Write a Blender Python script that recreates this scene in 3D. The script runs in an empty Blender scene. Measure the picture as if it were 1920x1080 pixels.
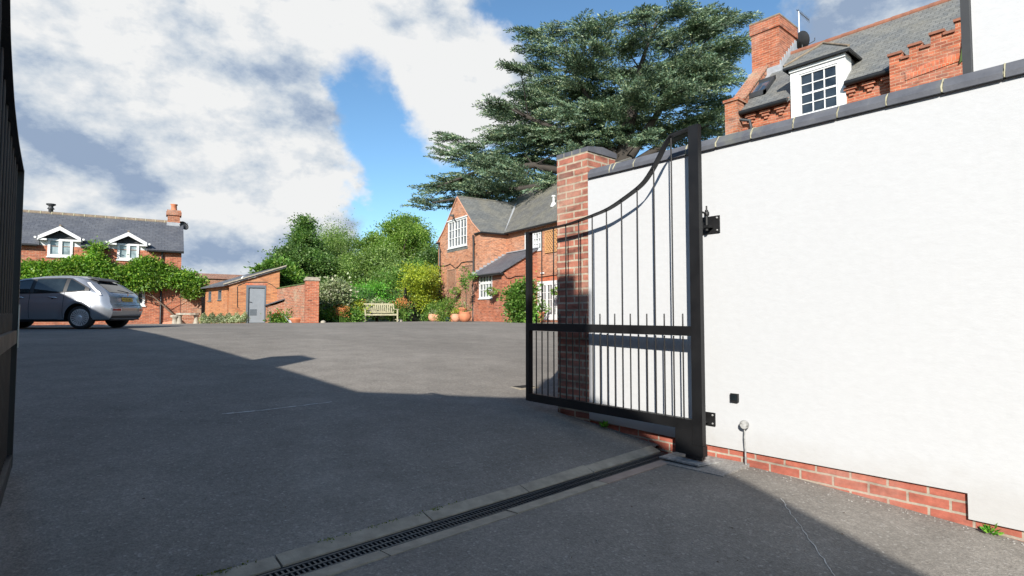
import bpy, math, random, bisect
import numpy as np
from mathutils import Vector, geometry
random.seed(7); rng = np.random.default_rng(7)
C = bpy.context.scene.collection
rad = math.radians

# ------------------------------------------------------------ camera
FPX = 1050.0; YAW = rad(40.93); PITCH = math.atan(49/FPX); CZ = 1.3
cd = bpy.data.cameras.new('camera'); cam = bpy.data.objects.new('camera', cd); C.objects.link(cam)
cd.sensor_width = 36; cd.lens = FPX/1920*36; cd.clip_start = .05; cd.clip_end = 2000
cam.location = (0, 0, CZ); cam.rotation_euler = (math.pi/2+PITCH, 0, -YAW)
bpy.context.scene.camera = cam
sc = bpy.context.scene
sc.view_settings.view_transform = 'Standard'; sc.view_settings.look = 'None'
sc.view_settings.exposure = 0.7; sc.view_settings.gamma = 1

# ------------------------------------------------------------ sun
LD = Vector((.23, .175, -.15)).normalized()
sd = bpy.data.lights.new('sun', 'SUN'); sun = bpy.data.objects.new('sun', sd); C.objects.link(sun)
sd.energy = 5.0; sd.angle = rad(.5); sd.color = (1, .95, .87)
sun.rotation_euler = LD.to_track_quat('-Z', 'Y').to_euler()
SUN_EL = math.asin(-LD.z); SUN_AZ = math.atan2(-LD.x, -LD.y)

# ------------------------------------------------------------ pixel rays (used once, to place things at real distances)
cp, sp = math.cos(PITCH), math.sin(PITCH)
FW = Vector((math.sin(YAW)*cp, math.cos(YAW)*cp, sp)); RT = Vector((math.cos(YAW), -math.sin(YAW), 0))
UP = Vector((-math.sin(YAW)*sp, -math.cos(YAW)*sp, cp)); EYE = Vector((0, 0, CZ))
def ray(px, py): return FW + RT*((px-960)/FPX) + UP*((540-py)/FPX)
def at(px, py, d): return EYE + ray(px, py)*d

# ------------------------------------------------------------ node helpers
def nn(nt, t, **kw):
    n = nt.nodes.new(t)
    for k, v in kw.items():
        if k.startswith('i_'):
            key = k[2:]
            n.inputs[int(key) if key.isdigit() else key.replace('_', ' ')].default_value = v
        else: setattr(n, k, v)
    return n
def ramp(nt, fac, stops):
    r = nt.nodes.new('ShaderNodeValToRGB'); e = r.color_ramp.elements
    while len(e) < len(stops): e.new(.5)
    for el, (p, c) in zip(e, stops):
        el.position = p; el.color = (c[0], c[1], c[2], 1) if hasattr(c, '__len__') else (c, c, c, 1)
    nt.links.new(fac, r.inputs[0]); return r.outputs[0]
def math_(nt, op, a, b=None, c=None, clamp=False):
    m = nt.nodes.new('ShaderNodeMath'); m.operation = op; m.use_clamp = clamp
    for i, v in enumerate((a, b, c)):
        if v is None: continue
        if hasattr(v, 'links'): nt.links.new(v, m.inputs[i])
        else: m.inputs[i].default_value = v
    return m.outputs[0]
def mixc(nt, fac, a, b, mode='MIX'):
    m = nt.nodes.new('ShaderNodeMix'); m.data_type = 'RGBA'; m.blend_type = mode
    for i, v in ((0, fac), (6, a), (7, b)):
        if hasattr(v, 'links'): nt.links.new(v, m.inputs[i])
        elif i == 0: m.inputs[0].default_value = v
        else: m.inputs[i].default_value = (v[0], v[1], v[2], 1)
    return m.outputs[2]

# ------------------------------------------------------------ world: sky texture with broken cloud
w = bpy.data.worlds.new('World'); sc.world = w; w.use_nodes = True
nt = w.node_tree; nt.nodes.clear(); L = nt.links.new
out = nn(nt, 'ShaderNodeOutputWorld')
sky = nn(nt, 'ShaderNodeTexSky', sky_type='NISHITA', sun_disc=False, sun_elevation=SUN_EL, sun_rotation=SUN_AZ)
sky.air_density = 1.0; sky.dust_density = .3; sky.ozone_density = 2.5
bg1 = nn(nt, 'ShaderNodeBackground'); bg1.inputs[1].default_value = .1
L(mixc(nt, 1, sky.outputs[0], (.80, 1.0, 1.06), 'MULTIPLY'), bg1.inputs[0])
tc = nn(nt, 'ShaderNodeTexCoord'); nv = nn(nt, 'ShaderNodeVectorMath', operation='NORMALIZE'); L(tc.outputs['Generated'], nv.inputs[0])
def cnoise(scale, loc, zs=1.35, detail=10, rough=.55, src=None):
    mp = nn(nt, 'ShaderNodeMapping'); L(src or nv.outputs[0], mp.inputs[0]); mp.inputs['Scale'].default_value = (1, 1, zs); mp.inputs['Location'].default_value = loc
    n = nn(nt, 'ShaderNodeTexNoise'); n.inputs['Scale'].default_value = scale; n.inputs['Detail'].default_value = detail; n.inputs['Roughness'].default_value = rough
    L(mp.outputs[0], n.inputs['Vector']); return n
# domain warp: cloud masses keep ragged outlines
wn = cnoise(3.0, (4, 9, 2), 1.3, 7, .6)
ws = nn(nt, 'ShaderNodeVectorMath', operation='SUBTRACT'); L(wn.outputs['Color'], ws.inputs[0]); ws.inputs[1].default_value = (.5, .5, .5)
wv = nn(nt, 'ShaderNodeVectorMath', operation='MULTIPLY_ADD'); L(ws.outputs[0], wv.inputs[0]); wv.inputs[1].default_value = (.34, .34, .30); L(nv.outputs[0], wv.inputs[2])
wd = nn(nt, 'ShaderNodeVectorMath', operation='NORMALIZE'); L(wv.outputs[0], wd.inputs[0])
def blob(px, py, r, amp, v=None):
    d = ray(px, py).normalized()
    dt = nn(nt, 'ShaderNodeVectorMath', operation='DOT_PRODUCT'); L(wd.outputs[0], dt.inputs[0]); dt.inputs[1].default_value = d
    m = nn(nt, 'ShaderNodeMapRange', interpolation_type='SMOOTHSTEP'); L(dt.outputs['Value'], m.inputs[0])
    m.inputs[1].default_value = math.cos(rad(r)); m.inputs[2].default_value = 1; m.inputs[3].default_value = 0; m.inputs[4].default_value = amp
    return m.outputs[0]
def fade(vec, a, b, amp):
    dt = nn(nt, 'ShaderNodeVectorMath', operation='DOT_PRODUCT'); L(nv.outputs[0], dt.inputs[0]); dt.inputs[1].default_value = vec
    m = nn(nt, 'ShaderNodeMapRange', interpolation_type='SMOOTHSTEP'); L(dt.outputs['Value'], m.inputs[0]); m.inputs[1].default_value = a; m.inputs[2].default_value = b; m.inputs[3].default_value = 0; m.inputs[4].default_value = amp
    return m.outputs[0]
n1 = cnoise(3.6, (3.1, 1.7, .4), 1.5, 12, .56); n3 = cnoise(11, (1, 5, 3), 1.5, 8, .6)
cov = math_(nt, 'MULTIPLY_ADD', n1.outputs['Fac'], 1.5, -.10)
cov = math_(nt, 'MULTIPLY_ADD', math_(nt, 'SUBTRACT', n3.outputs['Fac'], .5), .45, cov)
cov = math_(nt, 'ADD', cov, fade((-math.sin(YAW), -math.cos(YAW), .35), -.15, .3, -.7))     # clear sky behind, where the sun stands
cov = math_(nt, 'ADD', cov, fade((0, 0, 1), .52, .72, -.6))                                 # and overhead
for b in [(680, 225, 9, -.50), (770, 300, 11, -.50), (610, 300, 8, -.42), (550, 335, 6, -.28), (870, 350, 10, -.35), (575, 95, 7, -.36), (660, 130, 7, -.30), (500, 20, 4, -.1), (450, 360, 5, -.18), (1080, 15, 12, -.50), (1250, 30, 16, -.55), (1200, 180, 12, -.45), (1390, 40, 8, -.45), (1330, 260, 10, -.3), (760, 400, 7, -.2), (980, 10, 6, -.25),
          (200, 60, 34, .40), (130, 340, 26, .42), (450, 60, 22, .22), (820, 80, 14, .30), (850, 205, 7, .30), (560, 375, 8, .24), (430, 460, 14, .34), (650, 350, 7, .22), (1660, 60, 14, .55), (1390, 170, 7, .3), (900, 140, 10, .25), (380, 200, 18, .22)]:
    cov = math_(nt, 'ADD', cov, blob(*b))
mask = nn(nt, 'ShaderNodeMapRange', interpolation_type='SMOOTHSTEP'); L(cov, mask.inputs[0]); mask.inputs[1].default_value = .38; mask.inputs[2].default_value = .88
n2 = cnoise(5.5, (7, 2, 5), 1.6, 14, .60); n4 = cnoise(5.5, (7.02, 2.02, 5.07), 1.6, 14, .60)
shade = math_(nt, 'MULTIPLY_ADD', n2.outputs['Fac'], 1.15, .08)
# light catches the upper sides of the billows: difference of two offset samples
shade = math_(nt, 'MULTIPLY_ADD', math_(nt, 'SUBTRACT', n2.outputs['Fac'], n4.outputs['Fac']), 3.2, shade)
for b in [(130, 250, 18, .12), (90, 385, 10, -.12), (330, 250, 14, -.12), (280, 345, 11, -.12), (420, 325, 9, -.12), (130, 170, 14, .02), (480, 240, 9, -.14), (420, 505, 6, -.4), (690, 410, 6, -.12), (1600, 60, 16, -.22), (1700, 30, 12, -.2), (40, 100, 14, -.06),
          (420, 40, 20, .20), (850, 70, 18, .28), (420, 478, 6, .45), (570, 385, 8, .26), (870, 205, 8, .25), (450, 180, 9, .15), (650, 350, 7, .26), (430, 290, 7, .16)]:
    shade = math_(nt, 'ADD', shade, blob(*b))
shade = math_(nt, 'MULTIPLY_ADD', math_(nt, 'SUBTRACT', n3.outputs['Fac'], .5), .55, shade)
ccol = ramp(nt, shade, [(0, (.20, .26, .36)), (.28, (.29, .345, .425)), (.55, (.405, .445, .49)), (.8, (.50, .52, .54)), (1, (.575, .58, .58))])
bg2 = nn(nt, 'ShaderNodeBackground'); bg2.inputs[1].default_value = .95; L(ccol, bg2.inputs[0])
mx = nn(nt, 'ShaderNodeMixShader'); L(mask.outputs[0], mx.inputs[0]); L(bg1.outputs[0], mx.inputs[1]); L(bg2.outputs[0], mx.inputs[2]); L(mx.outputs[0], out.inputs[0])

# ------------------------------------------------------------ materials
MATS = {}
def newmat(name):
    m = bpy.data.materials.new(name); m.use_nodes = True; MATS[name] = m
    return m, m.node_tree, m.node_tree.nodes['Principled BSDF']
def uvn(nt): return nn(nt, 'ShaderNodeUVMap').outputs[0]
def objc(nt): return nn(nt, 'ShaderNodeTexCoord').outputs['Object']
def noise(nt, vec, s, d=4, r=.55):
    n = nn(nt, 'ShaderNodeTexNoise'); n.inputs['Scale'].default_value = s; n.inputs['Detail'].default_value = d; n.inputs['Roughness'].default_value = r
    nt.links.new(vec, n.inputs['Vector']); return n.outputs['Fac']
def bump(nt, b, h, s=.3, d=.01):
    n = nn(nt, 'ShaderNodeBump'); n.inputs['Strength'].default_value = s; n.inputs['Distance'].default_value = d
    nt.links.new(h, n.inputs['Height']); nt.links.new(n.outputs[0], b.inputs['Normal'])
def paint(name, col, rough=.5, metal=0, var=.12, scale=6, bmp=0):
    m, nt, b = newmat(name); f = noise(nt, objc(nt), scale, 5, .6)
    lo = [c*(1-var) for c in col]; hi = [min(1, c*(1+var)) for c in col]
    nt.links.new(ramp(nt, f, [(.3, lo), (.7, hi)]), b.inputs['Base Color'])
    nt.links.new(ramp(nt, f, [(.3, rough*.85), (.7, min(1, rough*1.15))]), b.inputs['Roughness']); b.inputs['Metallic'].default_value = metal
    if bmp: bump(nt, b, noise(nt, objc(nt), scale*8, 4), bmp, .004)
    return m
def brick(name, c1, c2, c3, mortar, msize=.010, bw=.225, rh=.075, wear=.35, dark=.0, wearcol=(.45, .4, .34), bias=0, patch=.75):
    m, nt, b = newmat(name); uv = uvn(nt); L = nt.links.new
    # wobble the coordinates slightly so that courses are not ruled lines
    br = nn(nt, 'ShaderNodeTexBrick'); br.offset = .5
    dn = nn(nt, 'ShaderNodeTexNoise'); dn.inputs['Scale'].default_value = 7; dn.inputs['Detail'].default_value = 3; L(uv, dn.inputs['Vector'])
    sb = nn(nt, 'ShaderNodeVectorMath', operation='MULTIPLY_ADD'); L(dn.outputs['Color'], sb.inputs[0]); sb.inputs[1].default_value = (.012, .012, 0); L(uv, sb.inputs[2])
    L(sb.outputs[0], br.inputs['Vector'])
    for k, v in (('Scale', 1), ('Mortar Size', msize/2), ('Mortar Smooth', .1), ('Bias', bias), ('Brick Width', bw), ('Row Height', rh)): br.inputs[k].default_value = v
    br.inputs['Color1'].default_value = (*c1, 1); br.inputs['Color2'].default_value = (*c2, 1); br.inputs['Mortar'].default_value = (*mortar, 1)
    # second brick texture with the same grid gives some bricks a third colour
    b2 = nn(nt, 'ShaderNodeTexBrick'); b2.offset = .5; L(sb.outputs[0], b2.inputs['Vector'])
    for k, v in (('Scale', 1), ('Mortar Size', msize/2), ('Mortar Smooth', .1), ('Bias', -.55), ('Brick Width', bw), ('Row Height', rh)): b2.inputs[k].default_value = v
    b2.inputs['Color1'].default_value = (0, 0, 0, 1); b2.inputs['Color2'].default_value = (1, 1, 1, 1); b2.inputs['Mortar'].default_value = (0, 0, 0, 1)
    of = nn(nt, 'ShaderNodeVectorMath', operation='ADD')
    col = mixc(nt, math_(nt, 'MULTIPLY', ramp(nt, b2.outputs['Color'], [(.35, 0), (.5, 1)]), .9), br.outputs['Color'], c3)
    mpx = nn(nt, 'ShaderNodeMapping'); mpx.inputs['Scale'].default_value = (3.6, 11, 1); L(uv, mpx.inputs[0])
    fb = noise(nt, mpx.outputs[0], 1.0, 3, .6); col = mixc(nt, patch, col, ramp(nt, fb, [(.32, .42), (.45, .85), (.6, 1.15), (.72, 1.45)]), 'MULTIPLY')
    f = noise(nt, uv, 1.1, 6, .65); col = mixc(nt, math_(nt, 'MULTIPLY', ramp(nt, f, [(.5, 0), (.72, 1)]), wear), col, wearcol)
    f2 = noise(nt, uv, 22, 4, .7); col = mixc(nt, .55, col, ramp(nt, f2, [(.25, .55), (.75, 1.35)]), 'MULTIPLY')
    if dark:
        f3 = noise(nt, uv, .5, 3); col = mixc(nt, math_(nt, 'MULTIPLY', ramp(nt, f3, [(.4, 0), (.65, 1)]), dark), col, (.06, .045, .035))
    L(col, b.inputs['Base Color']); b.inputs['Roughness'].default_value = .88
    h = math_(nt, 'ADD', math_(nt, 'MULTIPLY', br.outputs['Fac'], -1), math_(nt, 'MULTIPLY', f2, .5)); bump(nt, b, h, .6, .008)
    return m
def slate(name, c1, c2, lichen=(.22, .2, .14), wear=.4, bw=.28, rh=.2):
    m, nt, b = newmat(name); uv = uvn(nt); L = nt.links.new
    br = nn(nt, 'ShaderNodeTexBrick'); br.offset = .5; L(uv, br.inputs['Vector'])
    for k, v in (('Scale', 1), ('Mortar Size', .006), ('Mortar Smooth', .2), ('Brick Width', bw), ('Row Height', rh)): br.inputs[k].default_value = v
    br.inputs['Color1'].default_value = (*c1, 1); br.inputs['Color2'].default_value = (*c2, 1); br.inputs['Mortar'].default_value = (c1[0]*.3, c1[1]*.3, c1[2]*.3, 1)
    f = noise(nt, uv, .9, 7, .65); col = mixc(nt, math_(nt, 'MULTIPLY', ramp(nt, f, [(.42, 0), (.7, 1)]), wear), br.outputs['Color'], lichen)
    col = mixc(nt, .6, col, ramp(nt, noise(nt, uv, 9, 5, .7), [(.25, .5), (.75, 1.4)]), 'MULTIPLY')
    L(col, b.inputs['Base Color']); b.inputs['Roughness'].default_value = .62
    # each course tilts: saw-tooth height along the slope
    sx = nn(nt, 'ShaderNodeSeparateXYZ'); L(uv, sx.inputs[0]); saw = math_(nt, 'FRACT', math_(nt, 'DIVIDE', sx.outputs[1], rh))
    bump(nt, b, math_(nt, 'ADD', math_(nt, 'MULTIPLY', saw, -1), math_(nt, 'MULTIPLY', br.outputs['Fac'], -.6)), .5, .012)
    return m
def leafmat(name, c1, c2, c3=None, trans=.35, rough=.5):
    m, nt, b = newmat(name); L = nt.links.new; g = nn(nt, 'ShaderNodeNewGeometry')
    stops = [(0, c1), (.75, c2)] + ([(.93, c3), (1, c3)] if c3 else [(1, c2)])
    col = ramp(nt, g.outputs['Random Per Island'], stops)
    cl = ramp(nt, noise(nt, objc(nt), .9, 3), [(.3, .55), (.7, 1.5)]); col = mixc(nt, 1, col, cl, 'MULTIPLY')
    L(col, b.inputs['Base Color']); b.inputs['Roughness'].default_value = rough
    tr = nn(nt, 'ShaderNodeBsdfTranslucent'); L(mixc(nt, 1, col, (1.3, 1.5, .5), 'MULTIPLY'), tr.inputs[0])
    mx = nn(nt, 'ShaderNodeMixShader'); mx.inputs[0].default_value = trans
    L(b.outputs[0], mx.inputs[1]); L(tr.outputs[0], mx.inputs[2]); L(mx.outputs[0], nt.nodes['Material Output'].inputs[0])
    return m
def glass(name, col=(.02, .025, .03), rough=.06, curtain=None):
    m, nt, b = newmat(name)
    f = noise(nt, objc(nt), 2.3, 2)
    nt.links.new(ramp(nt, f, [(.35, [c*.6 for c in col]), (.65, [c*1.6 for c in col])] if not curtain else [(.42, col), (.5, curtain)]), b.inputs['Base Color'])
    b.inputs['Roughness'].default_value = rough; b.inputs['Specular IOR Level'].default_value = .8
    bump(nt, b, noise(nt, objc(nt), 1.2, 2), .08, .05)
    return m

def asphalt(name, base, seed=0):
    m, nt, b = newmat(name); L = nt.links.new; o = objc(nt)
    big = noise(nt, o, .35, 6, .6); mid = noise(nt, o, 2.6, 6, .65)
    v = nn(nt, 'ShaderNodeTexVoronoi'); v.inputs['Scale'].default_value = 75; L(o, v.inputs['Vector'])
    fine = noise(nt, o, 70, 5, .8); fine2 = noise(nt, o, 24, 4, .75)
    col = ramp(nt, big, [(.3, [c*.78 for c in base]), (.7, [c*1.17 for c in base])])
    col = mixc(nt, .6, col, ramp(nt, mid, [(.3, .75), (.7, 1.22)]), 'MULTIPLY')
    col = mixc(nt, .85, col, ramp(nt, fine, [(.3, .62), (.5, .97), (.7, 1.45)]), 'MULTIPLY')
    col = mixc(nt, .6, col, ramp(nt, fine2, [(.3, .7), (.7, 1.3)]), 'MULTIPLY')
    vc = nn(nt, 'ShaderNodeSeparateColor'); L(v.outputs['Color'], vc.inputs[0])
    col = mixc(nt, math_(nt, 'MULTIPLY', ramp(nt, vc.outputs[0], [(.95, 0), (.98, 1)]), .35), col, (.42, .40, .37))
    sp_ = nn(nt, 'ShaderNodeTexVoronoi'); sp_.inputs['Scale'].default_value = 20; L(o, sp_.inputs['Vector'])
    spk = math_(nt, 'MULTIPLY', ramp(nt, sp_.outputs['Distance'], [(.0, 1), (.10, 0)]), ramp(nt, noise(nt, o, 9, 2), [(.56, 0), (.6, 1)]))
    col = mixc(nt, math_(nt, 'MULTIPLY', spk, .6), col, (.5, .48, .44))
    st = noise(nt, o, .9, 4, .6); col = mixc(nt, math_(nt, 'MULTIPLY', ramp(nt, st, [(.6, 0), (.72, 1)]), .25), col, [c*1.45 for c in base])
    L(col, b.inputs['Base Color']); b.inputs['Roughness'].default_value = .95; b.inputs['Specular IOR Level'].default_value = .25
    bump(nt, b, math_(nt, 'ADD', v.outputs['Distance'], fine), .5, .004)
    return m
asphalt('tarmac', (.204, .186, .163))
asphalt('footing', (.27, .255, .235))
paint('chalk', (.50, .49, .46), .95, var=.2, scale=20)
paint('soil', (.09, .11, .05), .95, var=.4, scale=3, bmp=.4)
brick('brick_yard', (.39, .13, .06), (.28, .082, .04), (.12, .045, .03), (.36, .28, .2), dark=.12, msize=.012)
brick('brick_house', (.50, .20, .10), (.38, .135, .065), (.12, .055, .045), (.46, .36, .26), dark=.1, wear=.3, msize=.013)
brick('brick_shed', (.48, .205, .085), (.40, .155, .065), (.27, .085, .035), (.26, .17, .11), dark=.05, wear=.15, patch=.45)
brick('brick_red', (.42, .12, .055), (.30, .078, .038), (.13, .04, .028), (.42, .26, .17), dark=.15, wear=.22, msize=.014)
brick('brick_garden', (.38, .135, .07), (.28, .09, .05), (.2, .15, .11), (.40, .33, .24), wear=.8, wearcol=(.36, .29, .2), msize=.016)
brick('brick_pillar', (.38, .145, .095), (.27, .095, .065), (.11, .075, .065), (.38, .32, .24), msize=.020, wear=.65, wearcol=(.40, .30, .23), patch=.9)
brick('brick_plinth', (.38, .115, .075), (.32, .09, .06), (.36, .14, .10), (.34, .29, .23), msize=.016, wear=.6, wearcol=(.42, .28, .23), patch=.6)
brick('brick_blue', (.09, .10, .12), (.07, .075, .09), (.12, .12, .13), (.35, .32, .2), msize=.014, wear=.3, wearcol=(.25, .25, .18))
brick('brick_soldier', (.50, .12, .045), (.42, .09, .035), (.3, .08, .04), (.42, .27, .17), bw=.075, rh=.225)
slate('slate_old', (.11, .107, .10), (.16, .155, .145), wear=.6, rh=.15, bw=.24)
slate('slate_dark', (.075, .08, .095), (.105, .11, .125), (.16, .16, .16), wear=.35)
slate('slate_grey', (.115, .12, .12), (.17, .172, .165), (.23, .21, .16), wear=.5, rh=.14, bw=.22)
slate('tiles_red', (.3, .16, .11), (.22, .12, .09), (.3, .24, .18), bw=.17, rh=.12)
paint('ridge_clay', (.20, .155, .11), .9, var=.35, scale=5, bmp=.3)
paint('ridge_red', (.22, .09, .055), .85, var=.3, scale=5)
paint('white_paint', (.62, .62, .61), .45, var=.05)
paint('cream_timber', (.55, .52, .45), .6, var=.1)
paint('black_iron', (.006, .006, .0065), .5, var=.3, scale=4)
paint('black_plastic', (.012, .012, .013), .45)
paint('lead', (.30, .31, .33), .5, var=.15, bmp=.2)
paint('steel', (.42, .43, .43), .38, metal=.8, var=.15)
paint('worn_metal', (.30, .30, .29), .6, metal=.3, var=.5, scale=25, bmp=.4)
paint('grate_iron', (.022, .03, .038), .5, metal=.3, var=.3, scale=20)
paint('void', (.008, .008, .008), .95)
paint('gunmetal', (.03, .032, .035), .6)
paint('concrete', (.29, .255, .20), .92, var=.28, scale=9, bmp=.6)
paint('concrete_pink', (.30, .23, .19), .92, var=.2, scale=9, bmp=.5)
paint('mortar', (.34, .32, .22), .95, var=.25, scale=25, bmp=.5)
paint('terracotta', (.46, .17, .085), .8, var=.2, scale=7, bmp=.2)
paint('terracotta_pale', (.55, .27, .17), .8, var=.2, scale=7, bmp=.2)
paint('blue_glaze', (.02, .04, .15), .2)
paint('grey_door', (.20, .22, .24), .5, var=.06)
paint('grey_frame', (.10, .12, .14), .5, var=.06)
paint('stone', (.32, .29, .235), .9, var=.3, scale=8, bmp=.6)
paint('teak', (.40, .37, .24), .75, var=.25, scale=12, bmp=.3)
paint('trellis_wood', (.30, .18, .12), .8, var=.25, scale=12)
paint('trellis_tan', (.50, .27, .11), .8, var=.2, scale=12)
paint('bark', (.075, .058, .045), .95, var=.35, scale=4, bmp=.8)
paint('bark_dark', (.04, .033, .027), .95, var=.35, scale=4, bmp=.8)
paint('bark_pale', (.22, .19, .16), .9, var=.35, scale=4, bmp=.6)
paint('vine_stem', (.14, .10, .07), .9)
paint('dark_gable', (.035, .038, .042), .7)
paint('moss_green', (.05, .08, .02), .95, var=.5, scale=6, bmp=.5)
paint('moss', (.16, .17, .03), .95, var=.5, scale=30, bmp=.5)
paint('rubber', (.012, .012, .012), .8, bmp=.2)
paint('alloy', (.62, .62, .62), .35, metal=.35, var=.05)
paint('brake', (.05, .045, .04), .6, metal=.5)
paint('plate_yellow', (.62, .40, .04), .5, var=.04)
paint('lamp_red', (.35, .02, .02), .15)
paint('chrome', (.7, .7, .7), .12, metal=1, var=.03)
paint('upholstery', (.03, .03, .035), .9)
paint('curtain_white', (.55, .55, .56), .9, var=.15)
paint('blind', (.22, .26, .27), .8, var=.08)
glass('pane_dark'); glass('pane_mid', (.10, .11, .115), .1); glass('pane_lace', (.16, .17, .17), .15, (.42, .42, .41)); glass('pane_blind', (.17, .21, .22), .12)
glass('car_glass', (.01, .014, .016), .04); glass('sky_pane', (.05, .08, .12), .05)
m, nt, b = newmat('lamp_clear'); b.inputs['Base Color'].default_value = (.75, .72, .72, 1); b.inputs['Roughness'].default_value = .12
m, nt, b = newmat('car_paint')
nt.links.new(ramp(nt, noise(nt, objc(nt), 300, 2), [(.3, (.27, .285, .315)), (.7, (.31, .325, .355))]), b.inputs['Base Color'])
b.inputs['Metallic'].default_value = .55; b.inputs['Roughness'].default_value = .34; b.inputs['Coat Weight'].default_value = 1; b.inputs['Coat Roughness'].default_value = .04
# white masonry render with float marks and faint weathering
m, nt, b = newmat('white_render'); uv = uvn(nt)
mpn = nn(nt, 'ShaderNodeMapping'); mpn.inputs['Scale'].default_value = (1, 1.7, 1); nt.links.new(uv, mpn.inputs[0])
f1 = noise(nt, mpn.outputs[0], 14, 8, .7); f0 = noise(nt, uv, .8, 5, .6)
cc = mixc(nt, .6, ramp(nt, f0, [(.3, (.474, .482, .490)), (.7, (.484, .492, .500))]), ramp(nt, f1, [(.3, .93), (.7, 1.04)]), 'MULTIPLY')
mps = nn(nt, 'ShaderNodeMapping'); mps.inputs['Scale'].default_value = (5, .45, 1); nt.links.new(uv, mps.inputs[0])
stk = noise(nt, mps.outputs[0], 2.2, 6, .7); cc = mixc(nt, math_(nt, 'MULTIPLY', ramp(nt, stk, [(.55, 0), (.75, 1)]), .07), cc, (.33, .32, .28))
sxy = nn(nt, 'ShaderNodeSeparateXYZ'); nt.links.new(uv, sxy.inputs[0])     # splash marks in the bottom hand's breadth
low = ramp(nt, math_(nt, 'ADD', sxy.outputs[1], math_(nt, 'MULTIPLY', noise(nt, uv, 5, 6, .7), -.35)), [(.0, 1), (.22, 0)])
cc = mixc(nt, math_(nt, 'MULTIPLY', low, .28), cc, (.30, .27, .23))
nt.links.new(cc, b.inputs['Base Color']); b.inputs['Roughness'].default_value = .9; bump(nt, b, f1, .35, .005)
# coping stone
m, nt, b = newmat('coping_blue'); o = objc(nt)
cc = ramp(nt, noise(nt, o, 6, 6, .65), [(.3, (.07, .074, .088)), (.7, (.115, .12, .135))])
cc = mixc(nt, math_(nt, 'MULTIPLY', ramp(nt, noise(nt, o, 3, 5, .7), [(.55, 0), (.7, 1)]), .4), cc, (.16, .16, .10))
nt.links.new(cc, b.inputs['Base Color']); b.inputs['Roughness'].default_value = .6; bump(nt, b, noise(nt, o, 60, 3), .3, .003)
leafmat('leaf_vine', (.07, .16, .018), (.14, .27, .03), (.28, .36, .05))
leafmat('leaf_ivy', (.05, .12, .015), (.12, .25, .04), (.25, .34, .08))
leafmat('leaf_dark', (.045, .10, .022), (.10, .19, .045), (.20, .29, .09), trans=.4)
leafmat('leaf_mid', (.08, .16, .025), (.17, .28, .045), (.28, .37, .08), trans=.42)
leafmat('leaf_light', (.08, .17, .025), (.15, .27, .04), (.22, .33, .06))
leafmat('leaf_bright', (.06, .22, .02), (.13, .36, .04), (.22, .42, .06))
leafmat('leaf_moss', (.07, .10, .02), (.14, .17, .03), (.24, .22, .06))
leafmat('leaf_gold', (.22, .28, .02), (.38, .42, .04), (.12, .2, .03))
leafmat('leaf_silver', (.13, .18, .07), (.26, .30, .15), (.48, .46, .34), trans=.25)
leafmat('leaf_birch', (.08, .15, .035), (.17, .26, .06), (.27, .36, .11), trans=.42)
leafmat('needles', (.048, .095, .058), (.135, .20, .12), (.30, .35, .20), trans=.1)
leafmat('flower_orange', (.5, .12, .03), (.55, .25, .08), trans=.2)
leafmat('flower_white', (.6, .58, .45), (.5, .52, .3), trans=.2)
leafmat('flower_red', (.4, .03, .03), (.5, .08, .03), trans=.2)
M = MATS

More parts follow.
